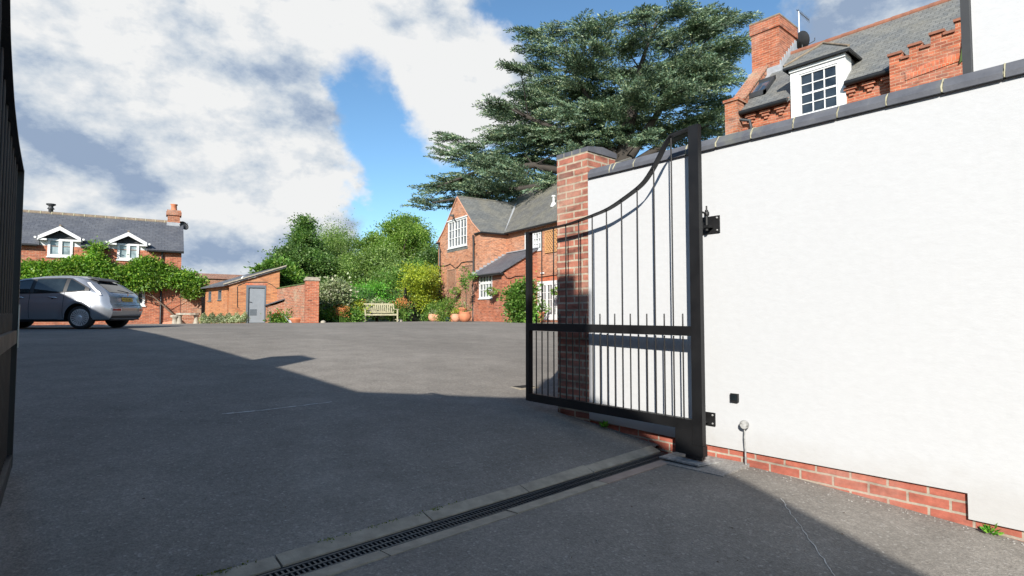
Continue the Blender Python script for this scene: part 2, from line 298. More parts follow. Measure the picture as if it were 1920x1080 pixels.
# ------------------------------------------------------------ mesh helpers
ORG = {}
def origin_of(o): return ORG.get(o.name, Vector((0, 0, 0))) if o else Vector((0, 0, 0))
class MB:
    def __init__(s): s.v = []; s.f = []; s.sm = []
    def add(s, vs, fs, smooth=False):
        n = len(s.v); s.v += [Vector(p) for p in vs]; s.f += [tuple(i+n for i in f) for f in fs]; s.sm += [smooth]*len(fs)
    def quad(s, a, b, c, d): s.add([a, b, c, d], [(0, 1, 2, 3)])
    def hexa(s, p): s.add(p, [(0, 3, 2, 1), (4, 5, 6, 7), (0, 1, 5, 4), (1, 2, 6, 5), (2, 3, 7, 6), (3, 0, 4, 7)])
    def box(s, x0, x1, y0, y1, z0, z1): s.hexa([(x0, y0, z0), (x1, y0, z0), (x1, y1, z0), (x0, y1, z0), (x0, y0, z1), (x1, y0, z1), (x1, y1, z1), (x0, y1, z1)])
    def beam(s, a, b, w, h, up=(0, 0, 1)):
        a = Vector(a); b = Vector(b); d = (b-a).normalized(); u = Vector(up)
        sd_ = d.cross(u)
        if sd_.length < 1e-4: sd_ = d.cross(Vector((1, 0, 0)))
        sd_.normalize(); u = sd_.cross(d)
        sd_ *= w/2; u = u*h/2
        s.hexa([a-sd_-u, a+sd_-u, b+sd_-u, b-sd_-u, a-sd_+u, a+sd_+u, b+sd_+u, b-sd_+u])
    def tube(s, pts, rs, n=8, cap=True):
        pts = [Vector(p) for p in pts]
        if not hasattr(rs, '__len__'): rs = [rs]*len(pts)
        vs = []; prev = None
        for i, p in enumerate(pts):
            d = (pts[min(i+1, len(pts)-1)]-pts[max(i-1, 0)]).normalized()
            if prev is None:
                prev = d.cross(Vector((0, 0, 1)));
                if prev.length < .05: prev = d.cross(Vector((1, 0, 0)))
            x = (prev - d*prev.dot(d)).normalized(); prev = x; y = d.cross(x)
            for k in range(n):
                a = 2*math.pi*k/n; vs.append(p + (x*math.cos(a)+y*math.sin(a))*rs[i])
        fs = [(i*n+k, i*n+(k+1) % n, (i+1)*n+(k+1) % n, (i+1)*n+k) for i in range(len(pts)-1) for k in range(n)]
        s.add(vs, fs, True)
        if cap:
            s.add(vs[:n], [tuple(range(n-1, -1, -1))]); s.add(vs[-n:], [tuple(range(n))])
    def lathe(s, c, prof, n=20, axis='z', rot=None):
        vs = []
        for r, h in prof:
            for k in range(n):
                a = 2*math.pi*k/n; p = Vector((r*math.cos(a), r*math.sin(a), h))
                if rot is not None: p = rot @ p
                vs.append(Vector(c)+p)
        fs = [(i*n+k, i*n+(k+1) % n, (i+1)*n+(k+1) % n, (i+1)*n+k) for i in range(len(prof)-1) for k in range(n)]
        s.add(vs, fs, True)
        s.add(vs[:n], [tuple(range(n-1, -1, -1))]); s.add(vs[-n:], [tuple(range(n))])
    def slab(s, pts, t):      # polygon (planar, any order) extruded by vector t
        t = Vector(t); n = len(pts); a = [Vector(p) for p in pts]; b_ = [p+t for p in a]
        s.add(a+b_, [tuple(range(n)), tuple(range(2*n-1, n-1, -1))]+[(i, i+n, (i+1) % n+n, (i+1) % n) for i in range(n)])
    def panel(s, pl, outer, holes, o0, o1):
        """wall panel: outline and holes in (a, z) on the plane pl, between offsets o0 (front) and o1 (back)"""
        polys = [[Vector((a, z, 0)) for a, z in outer]] + [[Vector((h[0], h[2], 0)), Vector((h[1], h[2], 0)), Vector((h[1], h[3], 0)), Vector((h[0], h[3], 0))] for h in holes]
        flat = [p for q in polys for p in q]
        for o in (o0, o1): s.add([pl.P(p.x, p.y, o) for p in flat], [tuple(t) for t in geometry.tessellate_polygon(polys)])
        for q in polys:
            for i in range(len(q)):
                a, c = q[i], q[(i+1) % len(q)]; s.quad(pl.P(a.x, a.y, o0), pl.P(c.x, c.y, o0), pl.P(c.x, c.y, o1), pl.P(a.x, a.y, o1))
    def build(s, name, mat, parent=None, fix=True):
        me = bpy.data.meshes.new(name); og = origin_of(parent)
        me.from_pydata([p-og for p in s.v], [], s.f)
        uvl = me.uv_layers.new(name='UVMap'); Z = Vector((0, 0, 1))
        if fix:
            import bmesh
            bm = bmesh.new(); bm.from_mesh(me); bmesh.ops.remove_doubles(bm, verts=bm.verts, dist=1e-5) if False else None
            bmesh.ops.recalc_face_normals(bm, faces=bm.faces); bm.to_mesh(me); bm.free()
        me.update(); uvl = me.uv_layers[0]
        for p in me.polygons:
            n = p.normal; t = Z.cross(n)
            if t.length < .05: t = Vector((1, 0, 0)); v = Vector((0, 1, 0))
            else:
                t.normalize()
                if t.x*.3+t.y < 0: t = -t
                v = n.cross(t); v = v if v.z > 0 else -v
            for li in p.loop_indices:
                co = me.vertices[me.loops[li].vertex_index].co+og
                uvl.data[li].uv = (co.dot(t), co.dot(v) if abs(n.z) > .15 else co.z)
        if any(s.sm): me.polygons.foreach_set('use_smooth', s.sm if len(s.sm) == len(me.polygons) else [True]*len(me.polygons))
        me.materials.append(M[mat]); o = bpy.data.objects.new(name, me); C.objects.link(o)
        if parent: o.parent = parent
        ORG[o.name] = og
        return o
def thing(name, loc, label, cat, group=None):
    o = bpy.data.objects.new(name, None); C.objects.link(o); o.location = loc; o.empty_display_size = .2
    ORG[o.name] = Vector(loc); return tag(o, label, cat, group)
def tag(o, label, cat, group=None):
    o['label'] = label; o['category'] = cat
    if group: o['group'] = group
    return o
def struct(o, kind='structure'): o['kind'] = kind; return o
class Plane:
    """vertical plane through (x, y) running along heading th (degrees from +Y towards +X); positive offset is outwards, towards the yard"""
    def __init__(s, x, y, th, flip=1):
        s.o = Vector((x, y, 0)); s.u = Vector((math.sin(rad(th)), math.cos(rad(th)), 0)); s.n = Vector((-s.u.y, s.u.x, 0))*flip
    def P(s, a, z, o=0): q = s.o+s.u*a+s.n*o; return Vector((q.x, q.y, z))
    def hit(s, px, py, off=0):
        d = ray(px, py); o = s.o+s.n*off; t = (o-EYE).dot(s.n)/d.dot(s.n); p = EYE+d*t
        return (p-o).dot(s.u), p.z
    def box(s, mb, a0, a1, z0, z1, o0, o1):
        mb.hexa([s.P(a0, z0, o0), s.P(a1, z0, o0), s.P(a1, z0, o1), s.P(a0, z0, o1), s.P(a0, z1, o0), s.P(a1, z1, o0), s.P(a1, z1, o1), s.P(a0, z1, o1)])
    def rect(s, px0, py0, px1, py1, off=0):
        a0, z0 = s.hit(px0, py0, off); a1, z1 = s.hit(px1, py1, off); return min(a0, a1), max(a0, a1), min(z0, z1), max(z0, z1)

def window(parent, pl, r, cols, rows, mat='white_paint', pane='pane_mid', fw=.06, bar=.022, heavy=(), o0=-.10, o1=.012, sill=True, hrows=(), hw=.05, name='window'):
    a0, a1, z0, z1 = r; mb = MB()
    pl.box(mb, a0, a0+fw, z0, z1, o0, o1); pl.box(mb, a1-fw, a1, z0, z1, o0, o1)
    pl.box(mb, a0+fw, a1-fw, z0, z0+fw, o0, o1); pl.box(mb, a0+fw, a1-fw, z1-fw, z1, o0, o1)
    ia0, ia1, iz0, iz1 = a0+fw, a1-fw, z0+fw, z1-fw
    for i in range(1, cols):
        a = ia0+(ia1-ia0)*i/cols; w_ = hw if i in heavy else bar; pl.box(mb, a-w_/2, a+w_/2, iz0, iz1, o0+.03, o1-.012-.002*(i not in heavy))
    for i in range(1, rows):
        z = iz0+(iz1-iz0)*i/rows; w_ = hw if i in hrows else bar; pl.box(mb, ia0, ia1, z-w_/2, z+w_/2, o0+.034, o1-.017)
    f = mb.build(name, mat, parent)
    mb = MB(); pl.box(mb, ia0-.01, ia1+.01, iz0-.01, iz1+.01, o0+.045, o0+.052); mb.build('pane', pane, f)
    if sill:
        mb = MB(); pl.box(mb, a0-.04, a1+.04, z0-.06, z0-.002, -.02, .06); mb.build('sill', mat, f)
    return f

# ------------------------------------------------------------ foliage helpers
def leaves_mesh(name, cen, dirs, size, aspect, mat, parent=None, ups=None, bend=0):
    """one rhombus per leaf; cen, dirs arrays (N,3); size (N,)"""
    N = len(cen); dirs = dirs/np.linalg.norm(dirs, axis=1, keepdims=True)
    r = rng.normal(size=(N, 3)) if ups is None else ups
    sd_ = np.cross(dirs, r); sd_ /= np.linalg.norm(sd_, axis=1, keepdims=True)+1e-9
    s = size[:, None]; og = np.array(origin_of(parent))
    nrm = np.cross(sd_, dirs)
    v = np.stack([cen, cen+dirs*s*.45+sd_*s*aspect*.5+nrm*s*bend, cen+dirs*s, cen+dirs*s*.45-sd_*s*aspect*.5+nrm*s*bend], 1).reshape(-1, 3)-og
    me = bpy.data.meshes.new(name); me.vertices.add(4*N); me.vertices.foreach_set('co', v.astype(np.float32).ravel())
    me.loops.add(4*N); me.loops.foreach_set('vertex_index', np.arange(4*N, dtype=np.int32))
    me.polygons.add(N); me.polygons.foreach_set('loop_start', np.arange(0, 4*N, 4, dtype=np.int32)); me.polygons.foreach_set('loop_total', np.full(N, 4, dtype=np.int32))
    me.update(calc_edges=True); me.validate(); me.materials.append(M[mat])
    o = bpy.data.objects.new(name, me); C.objects.link(o)
    if parent: o.parent = parent
    ORG[o.name] = origin_of(parent); return o
def rand_unit(n): v = rng.normal(size=(n, 3)); return v/np.linalg.norm(v, axis=1, keepdims=True)
def clumps(blobs, d, nclump, per, cr, flat=.7, shell=.55, zr=.9, dd=0):
    """blobs in pixels (cx, cy, rx, ry[, depth shift]) at distance d -> leaf positions and outward directions"""
    vol = np.array([b[2]*b[3] for b in blobs], float); cnt = rng.multinomial(nclump, vol/vol.sum()); P_ = []; D_ = []; cc = []
    for b, k in zip(blobs, cnt):
        dist = (d(b[0], b[1]) if callable(d) else d)+(b[4] if len(b) > 4 else 0); c = np.array(at(b[0], b[1], dist)); sx = b[2]*dist/FPX; sz = b[3]*dist/FPX
        u = rand_unit(k); rr = (shell+(1-shell)*rng.random(k)**.7)[:, None]*(1+rng.normal(size=(k, 1))*.13)
        right = np.array(RT if not callable(d) else -cpn.u); fw_ = np.array([FW.x, FW.y, 0] if not callable(d) else cpn.n)
        q = c+(u[:, :1]*right*sx+u[:, 1:2]*fw_*sx*zr+u[:, 2:]*np.array([0, 0, 1])*sz)*rr
        cc.append(q)
        loc = rng.normal(size=(k, per, 3))*np.array([1, 1, flat])*(cr*(.6+.8*rng.random((k, 1, 1))))
        P_.append((q[:, None]+loc).reshape(-1, 3)); D_.append((u[:, None]*.6+loc/cr*.5+rng.normal(size=(k, per, 3))*.6).reshape(-1, 3))
    return np.concatenate(P_), np.concatenate(D_), np.concatenate(cc)
def plant(name, label, cat, blobs, d, nclump, per, cr, leaf, mat, trunk=None, bark='bark', group=None, droop=0, aspect=.6, flat=.7, shell=.5, zr=.9, base=None, limbs=14, tr=.14, part='crown', zmin=None, lumpy=None):
    if lumpy is None: lumpy = (not callable(d)) and d > 30.9 and name != 'distant_wood'
    if lumpy:
        nb_ = []
        for b in blobs:
            nb_.append((b[0], b[1], b[2]*.72, b[3]*.72))
            for k in range(6):
                a = rng.random()*6.28; r = .55+.35*rng.random(); sz = .28+.25*rng.random(); nb_.append((b[0]+b[2]*r*math.cos(a), b[1]+b[3]*r*math.sin(a), b[2]*sz, b[3]*sz, rng.uniform(-1, 1)*b[2]/14))
        blobs = nb_
    cx = sum(b[0]*b[2] for b in blobs)/sum(b[2] for b in blobs)
    if base is None: q = at(cx, 600, d); base = (q.x, q.y, gz(q.y))
    t = thing(name, base, label, cat, group)
    P_, D_, cc = clumps(blobs, d, nclump, per, cr, flat, shell, zr)
    if zmin is not None: k = P_[:, 2] > zmin; P_ = P_[k]; D_ = D_[k]
    D_[:, 2] -= droop
    leaves_mesh(part, P_, D_, leaf*(.6+.8*rng.random(len(P_))), aspect, mat, t)
    mb = MB(); b0 = Vector(base)
    top = at(cx, min(b[1] for b in blobs), d(cx, 520) if callable(d) else d); h = top.z-b0.z
    trunk_top = b0+Vector(((top.x-b0.x)*.8, (top.y-b0.y)*.8, h*.75))
    if tr:
        mb.tube([b0, b0.lerp(trunk_top, .35)+Vector((.06*h*.1, 0, 0)), b0.lerp(trunk_top, .7), trunk_top], [tr, tr*.75, tr*.45, tr*.12], 8)
        for i in range(limbs):
            q = Vector(cc[rng.integers(len(cc))]); k = min(.95, max(.15, (q.z-b0.z)/max(h, .1)*.7)); s0 = b0.lerp(trunk_top, k)
            mid = s0.lerp(q, .5)+Vector((0, 0, .06*(q-s0).length)); mb.tube([s0, mid, q], [tr*.35, tr*.2, tr*.05], 5, False)
        mb.build('trunk' if tr > .06 else 'stem', bark, t)
    return t

# ------------------------------------------------------------ ground profile
HY = [-40, 0, .5, 2.0, 2.8, 4, 6, 8, 10, 12, 15, 20, 24, 27, 31, 36, 60, 900]; HH = [1.38, 1.36, 1.32, 1.215, 1.225, 1.08, .92, .77, .65, .55, .45, .40, .39, .40, .52, .58, .6, .6]
def gz(y):
    i = max(1, min(len(HY)-1, bisect.bisect(HY, y))); t = (y-HY[i-1])/(HY[i]-HY[i-1]); return CZ-(HH[i-1]+t*(HH[i]-HH[i-1]))
def gs(y):    # smoothed away from the gateway
    if y < 3: return gz(y)
    return sum(gz(y+k*.25) for k in (-2, -1, 0, 1, 2))/5
def ground_hit(px, py):
    d = ray(px, py); t = .3
    while t < 200:
        p = EYE+d*t
        if p.z < gs(p.y): return p
        t += .004+t*.0004
    return p
KERB = .031       # the drain crosses the drive at a slight skew
def ky(x, off=0): return 2.722+KERB*x+off
def sheet(name, mat, x0, x1, y0, y1, dz, ny, nx=1, skew=None):
    mb = MB(); vs = []; fs = []
    ys = sorted(set([y0+(y1-y0)*i/ny for i in range(ny+1)]+[h for h in HY if y0 < h < y1]))
    for y in ys:
        for i in range(nx+1):
            x = x0+(x1-x0)*i/nx; yy = y+(KERB*x*max(0, 1-abs(y-skew)/2) if skew is not None else 0)
            vs.append((x, yy, gs(yy)+(dz(yy) if callable(dz) else dz)))
    for j in range(len(ys)-1):
        for i in range(nx): k = j*(nx+1)+i; fs.append((k, k+1, k+nx+2, k+nx+1))
    mb.add(vs, fs, True); return mb.build(name, mat, fix=False)
struct(sheet('ground', 'soil', -500, 500, -40, 900, lambda y: -.2 if y < 26 else -.02, 120))
struct(sheet('driveway', 'tarmac', -11, 24, -14, 2.722-.165, 0, 60, 20, skew=2.557))
struct(sheet('courtyard', 'tarmac', -11, 34, 2.722+.165, 37, 0, 130, 20, skew=2.887))

# ============================================================ drain across the gateway
dr = thing('channel_drain', (2.2, ky(2.2), gs(ky(2.2))), 'long black slotted channel drain set between concrete edging across the drive', 'drain')
mb = MB()      # grating: two rails, centre rib and a close row of cross bars
def dpt(x, o, z): return Vector((x-KERB*o, ky(x)+o, gs(ky(x))+z))
X0, X1 = -1.6, 4.30
def dbox(mb, x0, x1, o0, o1, z0, z1):
    mb.hexa([dpt(x0, o0, z0), dpt(x1, o0, z0), dpt(x1, o1, z0), dpt(x0, o1, z0), dpt(x0, o0, z1), dpt(x1, o0, z1), dpt(x1, o1, z1), dpt(x0, o1, z1)])
x = X0
while x < X1:
    xe = min(x+.498, X1)
    for o0, o1 in ((-.067, -.052), (-.006, .006), (.052, .067)): dbox(mb, x, xe, o0, o1, -.025, -.004)
    k = x+.006
    while k < xe-.01:
        dbox(mb, k, k+.010, -.052, -.006, -.022, -.006); dbox(mb, k, k+.010, .006, .052, -.022, -.006); k += .0265
    x += .5
mb.build('grating', 'grate_iron', dr)
mb = MB(); dbox(mb, X0, X1, -.075, .075, -.10, -.085); dbox(mb, X0, X1, -.080, -.068, -.10, -.008); dbox(mb, X0, X1, .068, .080, -.10, -.008); mb.build('channel', 'void', dr)
for sgn, x0s in ((1, [-1.6, -.6, .1, .98, 1.86, 2.66, 3.36, 4.3]), (-1, [-1.6, -.9, -.1, .62, 1.42, 2.3, 3.2, 4.18])):
    for a, b_ in zip(x0s[:-1], x0s[1:]):
        mb = MB(); e = .185; zt = random.uniform(.001, .006); a += .005; b_ -= .005
        zq = lambda x, o: dpt(x, o, 0).z*0+gs(dpt(x, o, 0).y if abs(o) > .1 else ky(x))+zt+(.004 if abs(o) > .1 else 0)
        c4 = [(a, sgn*.083), (b_, sgn*.083), (b_, sgn*(e-.012*random.random())), (a, sgn*(e-.012*random.random()))]
        tops = [Vector((dpt(x, o, 0).x, dpt(x, o, 0).y, zq(x, o))) for x, o in c4]; mb.hexa([p-Vector((0, 0, .12)) for p in tops]+tops)
        k = mb.build('edging_stone', 'concrete_pink' if (sgn < 0 and a > 3) else 'concrete', dr)
# moss lines
for pts, lab in (([(.2, .175), (.9, .19)], 'thin strip of moss along the drain edging at the bottom of the picture'), ([(1.2, .18), (2.2, .185)], 'scattered moss along the far edging stones in the middle of the drain')):
    n = 900; t_ = rng.random(n); g_ = .5+.5*np.sin(t_*31)*np.sin(t_*13+1); keep = rng.random(n) < g_**1.5; t_ = t_[keep]; n = len(t_)
    xx = pts[0][0]+(pts[1][0]-pts[0][0])*t_; oo = .180+rng.normal(size=n)*.010; zz = np.array([gs(dpt(x, o, 0).y) for x, o in zip(xx, oo)])
    cen = np.stack([xx-KERB*oo, 2.722+KERB*xx+oo, zz+.001], 1); u = rng.normal(size=(n, 3)); u[:, 2] = np.abs(u[:, 2])+.3
    tag(struct(leaves_mesh('moss_strip', cen, u, .006+.010*rng.random(n), .6, 'leaf_moss'), 'stuff'), lab, 'moss', 'moss along the drain')
# concrete patch, steel cover, beside the wall
mb = MB(); z_ = lambda y: gs(y)+.006
for (x0, x1, y0, y1) in ((3.98, 4.40, 2.18, 2.72),):
    mb.add([(x0, y0, z_(y0)-.05), (x1, y0, z_(y0)-.05), (x1, y1, z_(y1)-.05), (x0, y1, z_(y1)-.05), (x0, y0, z_(y0)), (x1, y0, z_(y0)+.02), (x1, y1, z_(y1)+.02), (x0, y1, z_(y1))], [(4, 5, 6, 7), (0, 1, 5, 4), (1, 2, 6, 5), (2, 3, 7, 6), (3, 0, 4, 7)])
tag(mb.build('concrete_patch', 'footing'), 'rough pale concrete patch at the foot of the white wall beside the gate hinge', 'concrete patch')
mb = MB(); p = [(4.04, 2.42), (4.33, 2.36), (4.36, 2.38), (4.37, 2.78), (4.04, 2.78)]
zz = [gs(y)+.028 for x, y in p]; n = len(p)
mb.slab([(x, y, .098) for x, y in p], (0, 0, .012)); tag(mb.build('steel_cover', 'worn_metal'), 'worn steel cover plate lying on concrete under the gate hinge', 'cover plate')

# ============================================================ white boundary wall
WX = 4.40; wallp = Plane(WX, 0, 0)         # runs along +Y, faces -X
YE = 3.85
bw = thing('boundary_wall', (WX+.12, 1, 0), 'tall white rendered wall with dark coping and exposed red brick base beside the gate', 'wall')
mb = MB(); mb.box(WX+.004, WX+.24, -4, YE, -.4, 2.70); mb.build('brick_base', 'brick_plinth', bw)
def coat(y0, y1, z0): return [(y0, z0), (y1, z0)]
mb = MB(); Y1 = wallp.hit(1816, 940)[0]; zs = wallp.hit(1816, 924)[1]; zl = wallp.hit(1817, 972)[1]; z3 = wallp.hit(1345, 836)[1]
out_ = [(-4, zl), (Y1, zl), (Y1, zs), (2.62, z3), (YE-.004, z3+.03), (YE-.004, 2.705), (-4, 2.705)]
mb.panel(wallp, out_, [], .018, -.001); mb.build('render_coat', 'white_render', bw)
jy = [.5+.3*i-.21 for i in range(-14, 13)]
jy = [wallp.hit(px, 200, .03)[0] for px in (1886, 1768, 1663, 1570, 1487, 1408, 1342, 1286, 1235, 1188, 1143)]
jy = [jy[0]-.3*k for k in range(14, 0, -1)]+jy+[3.5, YE-.02]
prof = [(.046, 2.706), (.046, 2.742), (.006, 2.803), (-.10, 2.832), (-.21, 2.803), (-.275, 2.748), (-.275, 2.706)]
for a, b_ in zip(jy[:-1], jy[1:]):
    dz = random.uniform(-.002, .002); dd = random.uniform(-.003, .003); mb = MB()
    v0 = [wallp.P(a+.006, z+dz, o+dd) for o, z in prof]; v1 = [wallp.P(b_-.006, z+dz, o+dd) for o, z in prof]; n = len(prof)
    mb.add(v0+v1, [tuple(range(n)), tuple(range(2*n-1, n-1, -1))]+[(i, i+n, (i+1) % n+n, (i+1) % n) for i in range(n)])
    # bottom drip edge
    mb.build('coping_stone', 'coping_blue', bw)
mb = MB(); pr2 = [(.040, 2.712), (.040, 2.742), (-.002, 2.796), (-.10, 2.824), (-.205, 2.796), (-.265, 2.74), (-.265, 2.712)]
v0 = [wallp.P(-4, z, o) for o, z in pr2]; v1 = [wallp.P(YE-.03, z, o) for o, z in pr2]; n = len(pr2)
mb.add(v0+v1, [tuple(range(n)), tuple(range(2*n-1, n-1, -1))]+[(i, i+n, (i+1) % n+n, (i+1) % n) for i in range(n)])
for y in jy[13:-1]:     # squeezed-out mortar at the joints
    q = [wallp.P(y, 2.710, .044), wallp.P(y+random.uniform(-.005, .005), 2.743, .043), wallp.P(y+random.uniform(-.008, .008), 2.774, .022), wallp.P(y+random.uniform(-.006, .006), 2.802, .002), wallp.P(y, 2.829, -.09)]; mb.tube(q, [random.uniform(.003, .009) for _ in q], 6)
mb.build('mortar_bed', 'mortar', bw)
# brick pillar at the end of the wall
pl_ = thing('gate_pillar', (WX+.2, YE+.22, 0), 'weathered brick pillar with blue brick cap at the far end of the white wall', 'pillar')
mb = MB(); mb.box(WX-.018, WX+.44, YE, YE+.445, -.1, 3.0); mb.build('shaft', 'brick_pillar', pl_)
mb = MB(); c0, c1 = (WX-.018, YE), (WX+.44, YE+.445)
for i in range(4):
    y0 = YE-.012+i*.1175; e = .1095
    mb.hexa([(WX-.021, y0, 3.004), (WX+.2, y0, 3.004), (WX+.2, y0+e, 3.004), (WX-.021, y0+e, 3.004), (WX-.021, y0, 3.052), (WX+.2, y0, 3.085), (WX+.2, y0+e, 3.085), (WX-.021, y0+e, 3.052)])
    mb.hexa([(WX+.208, y0, 3.004), (WX+.45, y0, 3.004), (WX+.45, y0+e, 3.004), (WX+.208, y0+e, 3.004), (WX+.208, y0, 3.088), (WX+.45, y0, 3.06), (WX+.45, y0+e, 3.06), (WX+.208, y0+e, 3.088)])
mb.build('cap', 'coping_blue', pl_)
mb = MB(); mb.box(WX-.02, WX+.43, YE-.002, YE+.447, 3.0, 3.05); mb.build('cap_bed', 'mortar', pl_)
gw = thing('garden_wall', (WX+1.4, YE+.2, 0), 'brick wall with flat coping running back behind the gate pillar', 'wall')
mb = MB(); mb.box(WX+.442, WX+3, YE+.02, YE+.34, -.2, 2.90); mb.build('masonry', 'brick_pillar', gw)
mb = MB(); mb.box(WX+.452, WX+3, YE-.02, YE+.38, 2.902, 2.96); mb.build('coping', 'coping_blue', gw)

# ============================================================ gates
TOPC = [(.03, 2.858), (.15, 2.848), (.215, 2.835), (.28, 2.765), (.342, 2.673), (.43, 2.56), (.536, 2.467), (.728, 2.379), (.914, 2.311), (1.1, 2.275), (1.29, 2.247), (1.475, 2.226), (1.85, 2.211), (2.06, 2.205)]
def gate(sx, hx, hy, length, label, heading, lean=0):
    """leaf from the hinge (hx, hy) along heading; sx = side on which the operator arm lies"""
    g = thing('driveway_gate', (hx, hy, gs(hy)), label, 'gate', None); pl = Plane(hx, hy, heading)
    T = .022; st = .085
    mb = MB(); pl.box(mb, -.062, .03, .236, 2.873, -.026, .026); s1 = mb.build('hinge_stile', 'black_iron', g)
    mb = MB(); pl.box(mb, length-.05, length, .352, 2.215, -.03, .03); mb.build('free_stile', 'black_iron', g)
    zb, zt = 1.120, 1.200
    mb = MB(); pl.box(mb, .0305, length-.0505, zb, zt, -.028, .028); mb.build('middle_rail', 'black_iron', g)
    mb = MB(); pl.box(mb, .0305, length-.0505, .350, .435, -.0285, .0285); mb.build('bottom_rail', 'black_iron', g)
    mb = MB(); pl.box(mb, .031, .19, .186, .349, -.03, .03); pl.box(mb, -.07, .19, .15, .2345, -.031, .031); pl.box(mb, -.05, .10, .118, .149, -.02, .02); mb.build('operator_boot', 'black_iron', g)
    cs = TOPC
    pts = []
    for i in range(len(cs)-1):
        p0 = cs[max(i-1, 0)]; p1 = cs[i]; p2 = cs[i+1]; p3 = cs[min(i+2, len(cs)-1)]
        for k in range(5):
            t = k/5; f = lambda a, b, c, d: .5*((2*b)+(-a+c)*t+(2*a-5*b+4*c-d)*t*t+(-a+3*b-3*c+d)*t**3)
            pts.append((f(p0[0], p1[0], p2[0], p3[0]), f(p0[1], p1[1], p2[1], p3[1])))
    pts.append(cs[-1])
    mb = MB()
    for (a0, z0), (a1, z1) in zip(pts[:-1], pts[1:]):
        dv = Vector((a1-a0, z1-z0)).normalized(); nx_, nz_ = -dv.y*.006, dv.x*.006
        q = [pl.P(a0-nx_, z0-nz_, -.03), pl.P(a1-nx_, z1-nz_, -.03), pl.P(a1-nx_, z1-nz_, .03), pl.P(a0-nx_, z0-nz_, .03), pl.P(a0+nx_, z0+nz_, -.03), pl.P(a1+nx_, z1+nz_, -.03), pl.P(a1+nx_, z1+nz_, .03), pl.P(a0+nx_, z0+nz_, .03)]
        mb.hexa(q)
    mb.build('top_rail', 'black_iron', g)
    def ztop(a):
        for (a0, z0), (a1, z1) in zip(pts[:-1], pts[1:]):
            if a0 <= a <= a1: return z0+(z1-z0)*(a-a0)/(a1-a0+1e-9)
        return 2.1
    n = 21; step = (length-.08)/(n+1)
    for i in range(1, n+1):
        a = .03+step*i; mb = MB(); r = .0065
        mb.tube([pl.P(a, .436, 0), pl.P(a, 1.115, 0)], r, 8, False)
        if i % 2: mb.tube([pl.P(a, 1.199, 0), pl.P(a, 1.30, 0), pl.P(a, 1.305, 0)], [r, r, .003], 8)
        else: mb.tube([pl.P(a, 1.199, 0), pl.P(a, ztop(a), 0)], r, 8)
        mb.build('bar', 'black_iron', g)
    return g, pl
gR, glp = gate(1, 4.17, 2.5, 2.1, 'open black steel driveway gate with swept top hung on the white wall', math.degrees(math.atan2(.05, 2.1)))
gL, gll = gate(-1, -.130, 2.62, 2.1, 'open black steel gate leaf seen edge-on at the left of the drive', math.degrees(math.atan2(.066, 2.1)))
mb = MB(); gll.box(mb, 2.045, 2.075, 1.09, 1.36, -.036, -.0305); mb.build('keep_plate', 'steel', gL)
# hinge brackets fixed to the wall
for (y0, y1, z0, z1, lab) in ((2.385, 2.575, 1.985, 2.13, 'upper black hinge bracket bolting the gate to the white wall'), (2.455, 2.59, .365, .475, 'lower black hinge bracket near the foot of the white wall')):
    t = thing('hinge_bracket', (WX, (y0+y1)/2, (z0+z1)/2), lab, 'hinge', 'gate hinge brackets'); zc = (z0+z1)/2
    mb = MB(); wallp.box(mb, y0, y1, z0, z1, .019, .031); mb.build('wall_plate', 'black_iron', t)
    for a, z in ((y0+.02, z0+.02), (y1-.02, z0+.02), (y0+.02, z1-.02), (y1-.02, z1-.02)): mb = MB(); mb.lathe(wallp.P(a, z, .031), [(.009, 0), (.009, .007), (.004, .009)], 6, rot=Vector((0, 0, 1)).rotation_difference(Vector((-1, 0, 0))).to_matrix()); mb.build('bolt', 'worn_metal', t)
    yp = y0+.09
    mb = MB(); mb.tube([wallp.P(yp, z0+.02, .075), wallp.P(yp, z1+.05, .075)], .013, 10); mb.tube([wallp.P(yp, z1+.05, .075), wallp.P(yp, z1+.085, .075)], .007, 8); wallp.box(mb, yp-.035, yp+.035, zc-.03, zc-.01, .031, .10)
    mb.tube([wallp.P(yp, z1+.02, .075), (4.17, 2.46, z1+.02)], .009, 8); mb.lathe(wallp.P(yp, z1+.01, .075), [(.02, -.01), (.022, 0), (.022, .02), (.015, .028)], 10)
    mb.build('hinge_pin', 'black_iron', t)
t = thing('photocell', (WX, 2.28, .62), 'small black square gate sensor box on the white wall', 'sensor')
mb = MB(); wallp.box(mb, 2.248, 2.312, .588, .655, .018, .042); mb.build('housing', 'black_plastic', t)
mb = MB(); wallp.box(mb, 2.256, 2.304, .602, .648, .0421, .0445); mb.build('lens', 'car_glass', t)
t = thing('reflector_post', (WX-.05, 2.19, .1), 'round grey disc on a thin worn metal post against the white wall base', 'reflector')
mb = MB(); mb.tube([(WX-.045, 2.188, .10), (WX-.045, 2.19, .22), (WX-.05, 2.194, .31), (WX-.048, 2.192, .39)], [.009, .007, .006, .006], 8); mb.build('post', 'worn_metal', t)
R_ = Vector((0, 0, 1)).rotation_difference(Vector((-.93, -.3, .08)).normalized()).to_matrix()
mb = MB(); mb.lathe((WX-.05, 2.192, .42), [(.030, -.004), (.036, 0), (.036, .010), (.030, .013)], 24, rot=R_); mb.build('disc', 'worn_metal', t)
for s_ in (-1, 1): mb = MB(); mb.lathe(Vector((WX-.05, 2.192, .42))+R_ @ Vector((0, s_*.024, .0)), [(.004, .012), (.004, .016)], 8, rot=R_); mb.build('screw', 'black_plastic', t)
